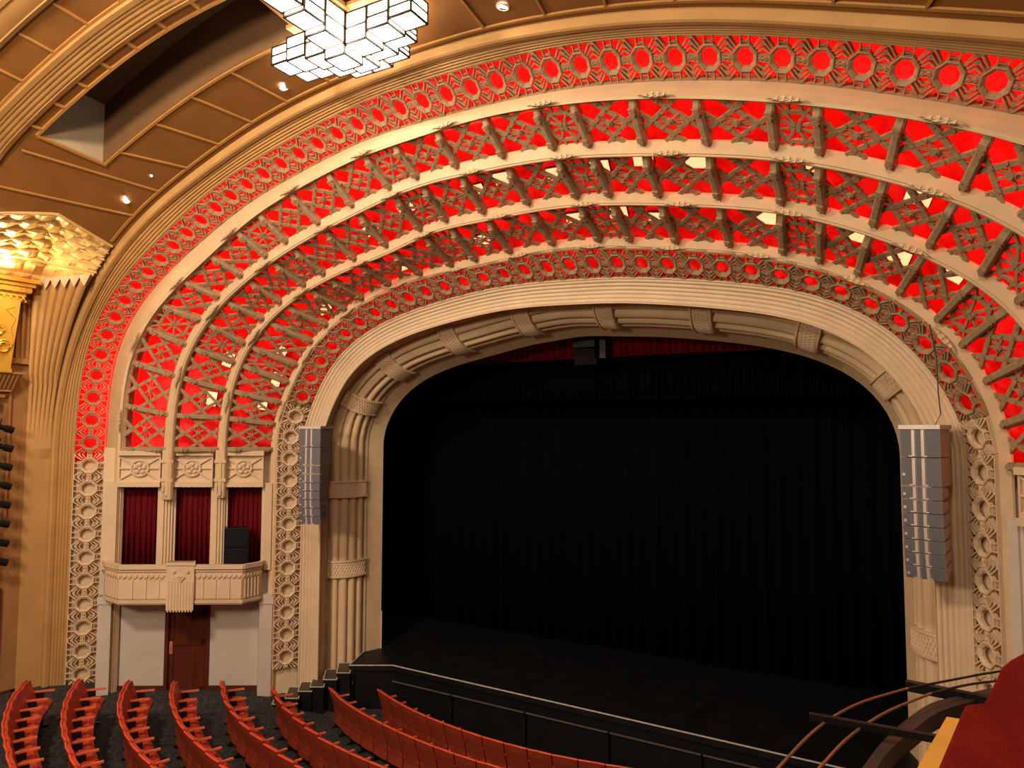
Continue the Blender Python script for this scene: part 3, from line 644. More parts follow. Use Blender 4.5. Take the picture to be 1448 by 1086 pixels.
for (x, y), z in steps:
    a = V((x, y, 0)); w_ = .30; d = .68
    poly = [a, a + dirs * w_, a + dirs * w_ + dep * d, a + dep * d]
    q = MB().prism([(p.x, p.y, -.62) for p in poly], (0, 0, z + .62 - .02)).build('riser_block', M['black'], st); q.matrix_parent_inverse = TI
    q = MB().prism([(p.x, p.y, z - .018) for p in poly], (0, 0, .018)).build('tread', M['tread'], st); q.matrix_parent_inverse = TI
    m_ = MB(); 
    for i in range(4):
        p0, p1 = poly[i], poly[(i + 1) % 4]; m_.bar((p0.x, p0.y, z + .001), (p1.x, p1.y, z + .001), (0, 0, 1), .012, .02)
    e_ = m_.build('nosing', M['edge'], q)
# ---------------------------------------------------------------- stage drapes
def drape(name, m, label, cat, x0, x1, y, z0, z1, amp=.09, per=.34, seed=1, scallop=0, parent=None, sub=6):
    rnd = random.Random(seed); n = int((x1 - x0) / per * sub); ph = 0; top = []; bot = []; mid = []
    for i in range(n + 1):
        x = x0 + (x1 - x0) * i / n; ph += 2 * pi / sub * (1 + rnd.uniform(-.35, .35)); a = amp * (.7 + .5 * rnd.random()) * sin(ph)
        top.append((x, y + a * .55, z1)); mid.append((x, y + a * .85, (z0 + z1) / 2)); bot.append((x + rnd.uniform(-.01, .01), y + a, z0 + scallop * rnd.random()))
    mb = MB(); rows = [[t, m2, b, (b[0], b[1] + .02, b[2]), (t[0], t[1] + .02, t[2])] for t, m2, b in zip(top, mid, bot)]
    mb.grid(rows, closed=True)
    return tag(mb.build(name, m, parent, smooth=True), label, cat)
drape('stage_curtain', M['drape'], 'full width black velour curtain hanging to the stage floor', 'curtain', -10.5, 8.5, 2.75, ZS + .01, 9.35, .10, .36, 3)
drape('valance', M['drape'], 'short black pleated valance hanging in front of the black curtain', 'valance', -9.0, 8.0, 1.6, 6.55, 9.35, .05, .16, 5, .02)
drape('border_curtain', M['redbord'], 'dark red pleated border showing under the top of the stage opening', 'border curtain', -7.5, 7.0, 1.0, 7.49, 9.35, .04, .14, 8, .03)
mb = MB(); mb.box(-11, 10, .5, 6.2, 9.35, 9.5); struct(mb.build('ceiling_stage', M['black']))
cl = thing('loudspeaker', 'black loudspeaker pair hanging at the centre top of the stage opening', 'loudspeaker', (-.5, .6, 8.0))
def cab(x0, x1, y0, y1, z0, z1, rake, par, m_, name='cabinet'):
    vs = [(x0, y0 + rake, z0), (x1, y0 + rake, z0), (x1, y1, z0), (x0, y1, z0), (x0, y0, z1), (x1, y0, z1), (x1, y1, z1), (x0, y1, z1)]
    return MB().add(vs, [(3, 2, 1, 0), (4, 5, 6, 7), (0, 1, 5, 4), (1, 2, 6, 5), (2, 3, 7, 6), (3, 0, 4, 7)]).build(name, m_, par, bevel=.01)
cab(-.28, .27, -.05, .35, -.30, .04, .0, cl, M['black_m']); cab(-.28, .27, -.05, .35, -.68, -.33, .14, cl, M['black_m'])
MB().box(-.24, .23, -.06, -.045, -.27, .0).build('grille', M['black'], cl)
MB().tube([(-.15, .15, .04), (-.15, .15, 1.4)], .012, 6).tube([(.15, .15, .04), (.15, .15, 1.4)], .012, 6).build('hanging_cable', M['black_m'], cl)
MB().box(.36, .5, .0, .3, -.55, .02).build('side_bracket', M['black_m'], cl)
tag(MB().tube([(-5.70, -.02, ZS), (-5.70, -.02, 1.38)], .016, 8).build('conduit', M['pale']), 'short pale pipe standing against the left edge of the stage opening', 'pipe')
# ---------------------------------------------------------------- line arrays
def line_array(label, loc, rz, sidem):
    o = thing('line_array', label, 'line array speaker', loc, rz=rz); W = .50
    MB().box(-W / 2 - .01, W / 2 + .01, -.03, .62, -.06, .0).build('bumper_frame', M['rail'], o)
    z = -.06; y = 0.0; ang = 0
    hs = [.40, .40] + [.185] * 7
    for i, h in enumerate(hs):
        ang = [0, 0, 0, .5, 1.5, 3, 5, 8, 12][i]; d = .60 if i < 2 else .42
        c, s = cos(R(ang)), sin(R(ang)); dn = V((0, s, -c)); bk = V((0, c, s)); p = V((0, y, z))
        X = V((W / 2, 0, 0)); hh = h - .012
        e = 0 if i < 2 else .035
        vs = [p - X, p + X, p + X + dn * hh, p - X + dn * hh, p - X * .94 + bk * d + dn * e, p + X * .94 + bk * d + dn * e, p + X * .94 + bk * d + dn * (hh - e), p - X * .94 + bk * d + dn * (hh - e)]
        q = MB().add(vs, [(0, 1, 2, 3)[::-1], (4, 5, 6, 7), (0, 1, 5, 4), (1, 2, 6, 5), (2, 3, 7, 6), (3, 0, 4, 7)]).build('cabinet', sidem, o)
        g = MB(); f = V((0, -c, -s)) * .006
        for a, b in ((-.49, -.22), (-.10, .02), (.14, .49)): g.add([p + V((a * W, 0, 0)) + f, p + V((b * W, 0, 0)) + f, p + V((b * W, 0, 0)) + dn * hh + f, p + V((a * W, 0, 0)) + dn * hh + f], [(3, 2, 1, 0)])
        g.build('grille', M['grille'], q)
        g = MB()
        for a in (-.16, .08): g.bar(p + V((a * W, 0, 0)) + f * 1.5 + dn * .01, p + V((a * W, 0, 0)) + f * 1.5 + dn * (hh - .01), (1, 0, 0), .036, .016)
        for a in (-.24, .14): g.obox(p + V((a * W, 0, 0)) + f * 1.5 + dn * (hh - .012), (.022, 0, 0), (0, .006, 0), dn * .009)
        g.build('vertical_rail', M['rail'], q)
        if i >= 1:
            g = MB(); cc = p + V((-.42 * W, 0, 0)) + f * 1.5 + dn * (hh * .6)
            g.obox(cc, (.018, 0, 0), (0, .002, 0), dn * .018); g.build('badge', M['rail'], q)
        z += dn.z * h; y += dn.y * h
    return o
line_array('slim grey line array hanging at the left of the stage opening', (-5.62, -2.62, 5.93), R(17), M['spkside2'])
line_array('large grey line array hanging at the right of the stage opening, cable above', (5.93, -2.6, 5.95), R(-15), M['spkside'])
tag(MB().tube([(6.13, -2.42, 5.95), (6.20, -2.40, 6.1), (6.18, -2.42, 6.4), (6.17, -2.5, 6.9), (6.1, -2.6, 7.35)], .008, 5).build('speaker_cable', M['bar']), 'thin black cable running up from the right hand line array', 'cable')
# ---------------------------------------------------------------- left box bay (wall frame: s along, o toward the hall)
WA = V((-8.8, -4.88, 0)); WE = V((.62314, .78211, 0)); WN = V((.78211, -.62314, 0))
def wp(s, o, z): p = WA + WE * s + WN * o; return V((p.x, p.y, z - .14 * s * (5.9 - z) / 5.9 * (1 if z > -.2 else 1)))
def wbox(mb, s0, s1, o0, o1, z0, z1):
    vs = [wp(s, o, z) for z in (z0, z1) for o in (o0, o1) for s in (s0, s1)]
    return mb.add(vs, [(0, 1, 3, 2), (4, 6, 7, 5), (0, 4, 5, 1), (2, 3, 7, 6), (0, 2, 6, 4), (1, 5, 7, 3)])
def bay(flip):
    """wall parts shared by the left box bay and its mirrored twin"""
    pass
mb = MB(); wbox(mb, -.35, .93, -.35, -.22, -.4, 2.9); wbox(mb, 1.83, 3.2, -.35, -.22, -.4, 2.9); wbox(mb, .93, 1.83, -.35, -.22, 2.12, 2.9)
struct(mb.build('wall_left', M['white']))
mb = MB(); wbox(mb, -.35, .93, -.22, -.195, -.4, .46); wbox(mb, 1.83, 3.2, -.22, -.195, -.4, .46); 
struct(mb.build('baseboard_left', M['skirt']))
mb = MB(); wbox(mb, -.32, -.08, -.3, .03, -.3, 2.35); wbox(mb, 2.84, 3.12, -.3, .03, -.3, 2.4); wbox(mb, -.34, -.06, -.3, .05, 2.2, 2.35); wbox(mb, 2.82, 3.14, -.3, .05, 2.2, 2.35)
struct(mb.build('wall_left_piers', M['white']))
# door
d = bpy.data.objects.new('door_1', None); COL.objects.link(d); d.location = wp(1.38, -.3, .3); struct(d); DI = Matrix.Translation(-d.location)
m_ = MB(); wbox(m_, .93, 1.00, -.4, -.2, .1, 2.14); wbox(m_, 1.76, 1.83, -.4, -.2, .1, 2.14); wbox(m_, .93, 1.83, -.4, -.2, 2.06, 2.14); q = m_.build('door_frame', M['door'], d); q.matrix_parent_inverse = DI
m_ = MB(); wbox(m_, 1.0, 1.76, -.36, -.30, .1, 2.06)
for a, b, z0, z1 in ((1.0, 1.11, .1, 2.06), (1.65, 1.76, .1, 2.06), (1.0, 1.76, 1.92, 2.06), (1.0, 1.76, 1.28, 1.40), (1.0, 1.76, .1, .42)): wbox(m_, a, b, -.30, -.275, z0, z1)
L_ = m_.build('door_leaf', M['door'], d); L_.matrix_parent_inverse = DI
m_ = MB(); wbox(m_, 1.02, 1.09, -.275, -.262, 1.10, 1.36); wbox(m_, 1.035, 1.06, -.262, -.235, 1.18, 1.26); q = m_.build('push_plate', M['plate'], L_)
# upper wall: dark room behind openings, piers, rosette panels
mb = MB(); wbox(mb, -.3, 3.2, -1.6, -1.5, 2.6, 5.3); wbox(mb, -.05, 2.85, -1.5, -.2, 2.75, 2.85); wbox(mb, -.05, 2.9, -1.5, -.4, 5.2, 5.3); struct(mb.build('wall_box_interior', M['skirt']))
mb = MB(); wbox(mb, -.35, 3.25, -.36, -.255, 4.6, 5.46); struct(mb.build('wall_box_upper', M['pale']))
pier = [(-.32, .01), (.72, 1.08), (1.78, 2.13), (2.85, 3.12)]
for i, (a, b) in enumerate(pier):
    lab = ['cream pier at the left edge of the curtained box', 'fluted cream pier between the left and middle box curtains', 'fluted cream pier between the middle and right box curtains', 'cream pier at the right edge of the curtained box'][i]
    o = thing('pier', lab, 'pier', wp((a + b) / 2, 0, 2.3)); PI_ = Matrix.Translation(-o.location)
    m_ = MB(); wbox(m_, a, b, -.22, -.08, 2.9, 4.72); wbox(m_, a + .06, b - .06, -.08, -.02, 2.9, 4.72)
    if i in (1, 2):
        for k in range(3): wbox(m_, a + .10 + k * .06, a + .13 + k * .06, -.02, .02, 2.9, 4.7)
    q = m_.build('shaft', M['pale'], o); q.matrix_parent_inverse = PI_
    if i in (1, 2):
        c = (a + b) / 2 - .02
        m_ = MB(); wbox(m_, c - .085, c + .105, -.1, .14, 4.66, 5.42); wbox(m_, c - .11, c + .13, -.1, .17, 4.76, 4.82); wbox(m_, c - .11, c + .13, -.1, .17, 5.15, 5.21); wbox(m_, c - .02, c + .04, .14, .165, 4.82, 5.15); wbox(m_, c - .075, c - .035, .1, .15, 4.56, 4.76); wbox(m_, c - .02, c + .04, .08, .17, 4.47, 4.76); wbox(m_, c + .055, c + .095, .1, .15, 4.56, 4.76)
        q = m_.build('pendant_bracket', M['cream'], o); q.matrix_parent_inverse = PI_
def rosette_panel(s0, s1, label, n, P=wp, cat=True):
    o = thing('rosette_panel', label, 'carved panel', P((s0 + s1) / 2, 0, 5.0)); I = Matrix.Translation(-o.location)
    def B(m_, a, b, o0, o1, z0, z1):
        vs = [P(s, oo, z) for z in (z0, z1) for oo in (o0, o1) for s in (a, b)]
        return m_.add(vs, [(0, 1, 3, 2), (4, 6, 7, 5), (0, 4, 5, 1), (2, 3, 7, 6), (0, 2, 6, 4), (1, 5, 7, 3)])
    m_ = MB(); B(m_, s0, s1, -.25, -.06, 4.66, 5.40); B(m_, s0, s1, -.06, .05, 5.30, 5.40); B(m_, s0, s1, -.06, .06, 4.64, 4.74); B(m_, s0, s1, -.06, -.02, 4.74, 4.78)
    B(m_, s0, s0 + .03, -.06, -.01, 4.7, 5.3); B(m_, s1 - .03, s1, -.06, -.01, 4.7, 5.3)
    q = m_.build('panel', M['pale'], o); q.matrix_parent_inverse = I
    c = (s0 + s1) / 2; zc = 5.03; m_ = MB(); N = (P(c, .1, zc) - P(c, 0, zc)).normalized()
    for t in (0, 32, 90, 148, 180, 212, 328):
        if t == 90: continue
        dx, dz = cos(R(t)), sin(R(t)); Lx = min((s1 - s0) / 2 / max(abs(dx), .01), .26 / max(abs(dz), .01))
        p0 = P(c + dx * .1, -.045, zc + dz * .1); p1 = P(c + dx * Lx, -.045, zc + dz * Lx); m_.bar(p0, p1, N.cross(p1 - p0), .034, .06)
    q = m_.build('ray_moulding', M['pale'], o); q.matrix_parent_inverse = I
    m_ = MB()
    ring = [P(c + .165 * cos(2 * pi * k / 16), -.02, zc + .165 * sin(2 * pi * k / 16)) for k in range(17)]; m_.tube(ring, .024, 6)
    m_.add([P(c + .16 * cos(2 * pi * k / 16), -.035, zc + .16 * sin(2 * pi * k / 16)) for k in range(16)], [tuple(range(16))])
    for k in range(5):
        t = 2 * pi * k / 5 + pi / 2; m_.tube([P(c + .088 * cos(t), -.05, zc + .088 * sin(t)), P(c + .088 * cos(t), .005, zc + .088 * sin(t)), P(c + .088 * cos(t), .02, zc + .088 * sin(t))], [.050, .044, .015], 8)
    m_.tube([P(c, -.05, zc), P(c, .03, zc)], .032, 8)
    q = m_.build('rosette', M['pale'], o); q.matrix_parent_inverse = I
rosette_panel(-.05, .76, 'left of the three carved plaster panels with a flower rosette above the box curtains', 0)
rosette_panel(.96, 1.80, 'middle of the three carved plaster panels with a flower rosette above the box curtains', 1)
rosette_panel(2.02, 2.86, 'right of the three carved plaster panels with a flower rosette above the box curtains', 2)
def box_curtain(s0, s1, label, seed):
    rnd = random.Random(seed); n = 60; rows = []; ph = 0
    for i in range(n + 1):
        s_ = s0 + (s1 - s0) * i / n; ph += .75 * (1 + rnd.uniform(-.4, .4)); a = .035 * sin(ph)
        rows.append([wp(s_, -.26 + a * .6, 4.75), wp(s_, -.26 + a, 2.85), wp(s_, -.28 + a, 2.85), wp(s_, -.28 + a * .6, 4.75)])
    tag(MB().grid(rows, closed=True).build('box_curtain', M['redcurt'], smooth=True), label, 'curtain')
box_curtain(.02, .76, 'dark red curtain closing the left opening of the box', 1)
box_curtain(1.04, 1.82, 'dark red curtain closing the middle opening of the box', 2)
box_curtain(2.1, 2.88, 'dark red curtain in the right opening behind the black speakers', 3)
for i, (z0, z1, lb) in enumerate(((2.96, 3.38, 'lower black loudspeaker standing in the right opening of the box'), (3.39, 3.80, 'upper black loudspeaker stacked in the right opening of the box'))):
    o = thing('loudspeaker', lb, 'loudspeaker', wp(2.33, .1, z0 - .12 + .02)); I = Matrix.Translation(-o.location)
    m_ = MB(); wbox(m_, 2.07, 2.58, -.12, .24, z0, z1); q = m_.build('cabinet', M['black_m'], o, bevel=.012); q.matrix_parent_inverse = I
    m_ = MB(); wbox(m_, 2.10, 2.55, .24, .252, z0 + .03, z1 - .03); q = m_.build('grille', M['black'], o); q.matrix_parent_inverse = I
# balcony
bx = thing('box_balcony', 'small cream plaster balcony with scalloped frieze below the curtained openings', 'balcony', wp(1.35, 0, 2.2)); I = Matrix.Translation(-bx.location)
outline = [(-.24, -.05), (-.17, .14), (.10, .52), (2.46, .52), (2.84, .14), (2.90, -.05)]
m_ = MB(); bot = [wp(s, o, 2.34) for s, o in outline]; n_ = len(outline)
m_.add([wp(s, o, z) for z in (2.32, 3.02) for s, o in outline] + [wp(s * .965 + .045, o - .09, 3.02) for s, o in outline] + [wp(s * .965 + .045, o - .09, 2.4) for s, o in outline], [(i + k * n_, i + 1 + k * n_, i + 1 + (k + 1) * n_, i + (k + 1) * n_) for k in range(3) for i in range(n_ - 1)])
q = m_.build('parapet', M['pale'], bx); q.matrix_parent_inverse = I
m_ = MB(); m_.add([wp(s, o, 2.30) for s, o in outline] + [wp(s, o, 2.42) for s, o in outline], [tuple(range(n_))[::-1], tuple(range(n_, 2 * n_))] + [(i, (i + 1) % n_, n_ + (i + 1) % n_, n_ + i) for i in range(n_)]); q = m_.build('balcony_floor', M['pale'], bx); q.matrix_parent_inverse = I
m_ = MB()
for (s0, o0), (s1, o1) in zip(outline, outline[1:]):
    for z, wd, pr in ((3.06, .09, .05), (2.98, .035, .03), (2.36, .06, .025)):
        a, b = wp(s0, o0 + pr * .3, z), wp(s1, o1 + pr * .3, z); m_.bar(a, b, (0, 0, 1), wd, .10 if z > 3 else pr * 1.6)
q = m_.build('top_moulding', M['pale'], bx); q.matrix_parent_inverse = I
m_ = MB()
def along(t):                              # t = distance along the outline
    for (s0, o0), (s1, o1) in zip(outline, outline[1:]):
        L = hypot(s1 - s0, o1 - o0)
        if t <= L: return s0 + (s1 - s0) * t / L, o0 + (o1 - o0) * t / L
        t -= L
    return outline[-1]
tot = sum(hypot(b[0] - a[0], b[1] - a[1]) for a, b in zip(outline, outline[1:])); k = 0
for lo_, hi_ in ((-9, 1.2), (1.2, 9)):
    m_ = MB(); t = .2
    while t < tot - .2:
        s_, o_ = along(t); s2, o2 = along(t + .10); s3, o3 = along(t + .05)
        if lo_ < s3 < hi_ and not .92 < s3 < 1.56:
            m_.bar(wp(s_, o_ + .012, 2.90), wp(s3, o3 + .012, 2.83), (0, 0, 1), .03, .03); m_.bar(wp(s3, o3 + .012, 2.83), wp(s2, o2 + .012, 2.90), (0, 0, 1), .03, .03)
            if s_ < .1 or s_ > 2.42: m_.bar(wp(s_, o_ + .012, 2.42), wp(s_, o_ + .012, 2.82), WE, .02, .025)
        t += .10
    for s_ in [x for x in (.35, .60, .84, 1.68, 1.93, 2.2) if lo_ < x < hi_]: m_.bar(wp(s_, .528, 2.42), wp(s_, .528, 2.80), WE, .012, .02)
    t = .3
    while t < 2.4:
        if lo_ < t < hi_ and not .92 < t < 1.56: m_.bar(wp(t, .545, 2.38), wp(t + .04, .545, 2.38), (0, 0, 1), .012, .02)
        t += .07
    q = m_.build('scalloped_frieze', M['fretp'], bx); q.matrix_parent_inverse = I
o = bx
m_ = MB(); wbox(m_, .98, 1.50, .40, .60, 2.20, 3.16); wbox(m_, .96, 1.52, .40, .62, 3.10, 3.16)
for k in range(9): wbox(m_, 1.0 + k * .056, 1.03 + k * .056, .60, .612, 2.17, 2.78)
for s_ in (1.11, 1.37): m_.tube([wp(s_, .60, 2.98), wp(s_, .64, 2.98)], .028, 8)
for a in ((1.16, 2.88, 1.24, 2.78), (1.24, 2.78, 1.32, 2.88), (1.18, 2.88, 1.30, 2.88), (1.21, 2.84, 1.27, 2.84)): m_.bar(wp(a[0], .615, a[1]), wp(a[2], .615, a[3]), WN, .03, .03)
q = m_.build('centre_panel', M['pale'], bx); q.matrix_parent_inverse = I
# right hand twin of the bay: only its edge by the inner rib is in view
def wpr(s, o, z): p = wp(s, o, z); return V((-p.x, p.y, z))
mb = MB()
def wboxr(mb, s0, s1, o0, o1, z0, z1):
    vs = [wpr(s, o, z) for z in (z0, z1) for o in (o0, o1) for s in (s0, s1)]
    return mb.add(vs, [(0, 2, 3, 1), (4, 5, 7, 6), (0, 1, 5, 4), (2, 6, 7, 3), (0, 4, 6, 2), (1, 3, 7, 5)])
wboxr(mb, .6, 3.2, -.40, -.25, -.6, 5.4); struct(mb.build('wall_right', M['white']))
o = thing('pier', 'cream pier just right of the inner rib at the right edge of the photo', 'pier', wpr(2.98, 0, .3)); I = Matrix.Translation(-o.location)
m_ = MB(); wboxr(m_, 2.85, 3.14, -.3, -.06, -.5, 4.7); wboxr(m_, 2.90, 3.06, -.06, -.02, -.5, 4.7); q = m_.build('shaft', M['white'], o); q.matrix_parent_inverse = I
rosette_panel(2.02, 2.86, 'carved plaster panel at the far right edge above the white wall', 3, wpr)
# ---------------------------------------------------------------- palm pilaster, left wall
mb = MB(); XW = -10.42
o = thing('fluted_pilaster', 'tan fluted pilaster that fans out like palm leaves beside the golden cornice', 'pilaster', (XW, -5.6, .4)); I = Matrix.Translation(-o.location)
rows = []; NL = 6
def pil_edge(z):                           # right edge follows the arch, left edge nearly straight
    if z < 5.3: return -5.50, -5.93
    f = (z - 5.3) / 3.7; return -5.50, -5.93 + .02 * f
zz = wrange(.1, 9.0, 40)
for z in zz:
    wq = 90 + (ZC - z) / .1 if z < ZC else None
    if z < ZC: xr = -10.36
    else:
        lo, hi = 40.0, 90.0                # find the arch angle at this height
        for _ in range(30):
            md = (lo + hi) / 2
            if ev('E11', -md)[1] > z: lo = md
            else: hi = md
        xr = ev('E11', -lo)[0] + .07
    r = []; amp = .085 * max(0, min(1, (z - 5.6) / 1.6))
    for k in range(NL * 8 + 1):
        q_ = k / (NL * 8); fl = abs(sin(pi * NL * q_)); x = (XW - .02) + (xr - XW + .02) * (1 - q_) ** 1.0
        y = -5.50 - .44 * q_ - (.10 * (1 - q_) * (xr - XW) if z > ZC else 0)
        nrm = V((.6, -.8, 0)) if z > ZC + 1.5 else V((.9, -.3, 0)).normalized()
        r.append(V((x, y, z)) + nrm * amp * (fl ** .6))
    rows.append(r)
q = mb.grid(rows).build('shaft', M['tan'], o, smooth=False); q.matrix_parent_inverse = I
m_ = MB(); last = rows[-1]
for k in range(NL):
    a, b = last[k * 8], last[k * 8 + 8]; c = (a + b) / 2
    m_.add([a + V((.06, -.06, -.02)), b + V((.06, -.06, -.02)), c + V((.09, -.08, -.22)), a + V((.0, .0, .06)), b + V((0, 0, .06)), c + V((.12, -.10, .0))], [(0, 2, 5, 3), (2, 1, 4, 5), (3, 5, 4)])
q = m_.build('leaf_capital', M['pale'], o); q.matrix_parent_inverse = I
# left wall proper
mb = MB(); mb.box(-10.8, XW - .06, -12.5, -5.85, .0, 8.95); mb.box(-10.7, XW - .02, -6.03, -5.93, .0, 6.2); struct(mb.build('wall_left_hall', M['tan2']))
mb = MB(); mb.box(XW - .06, XW, -5.93, -5.5, .1, .42); mb.box(XW - .06, XW - .02, -8, -5.93, .3, .52); struct(mb.build('baseboard_left_hall', M['skirt']))
o = bpy.data.objects.new('door_2', None); COL.objects.link(o); o.location = (XW, -6.7, .4); struct(o); I = Matrix.Translation(-o.location)
q = MB().box(XW - .06, XW - .0, -7.3, -6.28, .4, 2.62).build('door_leaf', M['door'], o); q.matrix_parent_inverse = I
# stacked brown wall mouldings in the recess beside the pilaster
mb = MB()
for k in range(4): mb.box(XW - .06, XW, -6.02 - k * .10, -5.97 - k * .10, 7.35, 8.5)
mb.box(XW - .06, XW + .02, -6.5, -5.93, 7.22, 7.34); mb.box(XW - .06, XW + .02, -6.5, -5.93, 8.5, 8.6); mb.box(XW - .06, XW + .0, -6.30, -6.26, 4.0, 6.9)
struct(mb.build('trim_7', M['tan2']))
# gilded box front (cartouche) with cornice
gc = thing('gilded_cartouche', 'bright yellow gilded wall shrine with a cornice and scroll relief, lit from above', 'gilded wall ornament', (-10.2, -6.9, 7.1)); I = Matrix.Translation((10.2, 6.9, -7.1))
def gp(mb, y0, y1, x1, z0, z1): return mb.box(XW - .05, x1, y0, y1, z0, z1)
m_ = MB()
for z0, z1, ex in ((8.86, 8.94, .34), (8.78, 8.86, .27), (8.66, 8.78, .22), (8.58, 8.66, .15), (8.50, 8.58, .11)): gp(m_, -8.2, -6.03 - (.34 - ex), -10.26 + ex, z0, z1)
for k in range(16): m_.tube([(-10.05, -6.2 - k * .12, 8.72), (-10.02, -6.2 - k * .12, 8.72)], .045, 6)
for k in range(14): m_.tube([(-10.12, -6.30 - k * .12, 8.62), (-10.10, -6.26 - k * .12, 8.54), (-10.13, -6.22 - k * .12, 8.50)], .018, 5)
q = m_.build('cornice', M['gold'], gc, bevel=.008); q.matrix_parent_inverse = I
m_ = MB(); m_.add([(x, y, z) for z, yy, xx in ((7.05, -6.45, -10.12), (8.5, -6.33, -10.08)) for x, y in ((XW, yy), (xx, yy), (xx, -8.2), (XW, -8.2))], [(0, 1, 5, 4), (1, 2, 6, 5), (2, 3, 7, 6), (0, 3, 2, 1), (4, 5, 6, 7)])
q = m_.build('body', M['gold'], gc); q.matrix_parent_inverse = I
m_ = MB()
def scroll(cy, cz, r, tr=.022, n=1.6):
    m_.tube([(-10.08, cy + r * (1 - .5 * t / n) * cos(2 * pi * t), cz + r * (1 - .5 * t / n) * sin(2 * pi * t)) for t in wrange(0, n, 22)], tr, 6)
scroll(-6.62, 7.52, .14); scroll(-6.72, 7.85, .12); scroll(-6.95, 8.15, .13); scroll(-7.1, 7.6, .15)
m_.tube([(-10.08, -6.45, 8.35), (-10.08, -6.6, 8.28), (-10.08, -6.42, 8.12), (-10.09, -6.5, 7.9), (-10.09, -6.44, 7.6), (-10.10, -6.55, 7.4)], .012, 5)
m_.tube([(-10.08, -6.7, 8.32), (-10.08, -7.0, 8.38), (-10.08, -7.2, 8.25)], .012, 5)
q = m_.build('scroll_relief', M['gold'], gc); q.matrix_parent_inverse = I
m_ = MB()
for z0, z1, ex in ((7.0, 7.08, .02),): gp(m_, -8.2, -6.44, -10.10 + ex, z0, z1)
q = m_.build('base_moulding', M['gold'], gc); q.matrix_parent_inverse = I
sh = thing('wall_bracket', 'brown ribbed bracket shelf under the gilded wall ornament', 'bracket', (-10.3, -6.8, 6.8)); I = Matrix.Translation((10.3, 6.8, -6.8))
m_ = MB()
m_.add([(x, y, z) for z, yy, xx in ((6.66, -6.30, -10.34), (6.98, -6.18, -10.16)) for x, y in ((XW, yy), (xx, yy), (xx, -8.2), (XW, -8.2))], [(0, 1, 5, 4), (1, 2, 6, 5), (2, 3, 7, 6), (0, 3, 2, 1), (4, 5, 6, 7)])
for k in range(20):
    y = -6.28 - k * .08; m_.bar((-10.31, y - .03, 6.68), (-10.15, y, 6.97), (0, 1, 0), .03, .03)
m_.box(XW, -10.12, -8.2, -6.15, 6.98, 7.02); m_.box(XW, -10.3, -8.2, -6.32, 6.62, 6.66); m_.box(XW, -10.34, -8.2, -6.42, 6.5, 6.56); m_.box(XW, -10.36, -8.2, -6.5, 6.25, 6.45)
q = m_.build('shelf', M['tan2'], sh); q.matrix_parent_inverse = I
# peaked gilded relief on the ceiling cove
rl = thing('ceiling_relief', 'peaked gilded relief panel of leaf scales glowing over the golden cornice', 'ceiling relief', (-9.3, -6.6, 9.4)); I = Matrix.Translation((9.3, 6.6, -9.4))
TOPC = [(0, -5.56), (.28, -6.62), (.5, -7.4), (1, -8.9)]
BOTC = [(0, (-9.0, -5.60, 8.86)), (.22, (-10.36, -5.86, 8.88)), (.5, (-10.38, -6.9, 8.90)), (1, (-10.38, -8.6, 8.90))]
def lerpk(K, u):
    for (u0, a), (u1, b) in zip(K, K[1:]):
        if u <= u1:
            f = (u - u0) / (u1 - u0); return a + (b - a) * f if not isinstance(a, tuple) else V(a) + (V(b) - V(a)) * f
    return K[-1][1]
def rsurf(u, v, h=0):                      # v 0 at the peaked top edge, 1 at the cornice
    y = lerpk(TOPC, u); T = cs(top_th(y), y); B = V(lerpk(BOTC, u)); p = T + (B - T) * v; n = V((.72, -.15, -.68)).normalized()
    return p + n * (h - .22 * sin(pi * v) * min(1, u * 5))
rows = []; NY, NT = 84, 48
for j in range(NY + 1):
    u = j / NY; r = []
    for i in range(NT + 1):
        v = i / NT; row = v * 7; fr = row % 1; ry = (u * 11 + (.5 if int(row) % 2 else 0)) % 1
        h = .01 + .085 * sin(pi * ry) ** .7 * (1 - fr) ** .8 + (.03 if .5 - .07 < ry < .5 + .07 else 0) * (1 - fr)
        if i == 0 or j == 0: h = 0
        r.append(rsurf(u, v, h))
    rows.append(r)
q = MB().grid(rows).build('scale_relief', M['goldrelief'], rl); q.matrix_parent_inverse = I
m_ = MB(); m_.tube([rsurf(u, .0, .03) for u in wrange(0, 1, 40)], .03, 6)
q = m_.build('edge_moulding', M['goldrelief'], rl); q.matrix_parent_inverse = I
for k in (1, 2, 3, 4):
    q = MB().tube([rsurf(u, k / 7 * 1.15, .05) for u in wrange(0, 1, 40)], .018, 5).build('relief_band', M['goldrelief'], rl); q.matrix_parent_inverse = I
spot('cove_glow', (-10.0, -6.75, 9.08), (-9.2, -6.5, 10.3), 150, (1, .76, .38), 160, .8, .12)
spot('cove_glow', (-9.2, -6.9, 9.2), (-10.2, -6.7, 7.8), 130, (1, .78, .38), 75, .8, .1)
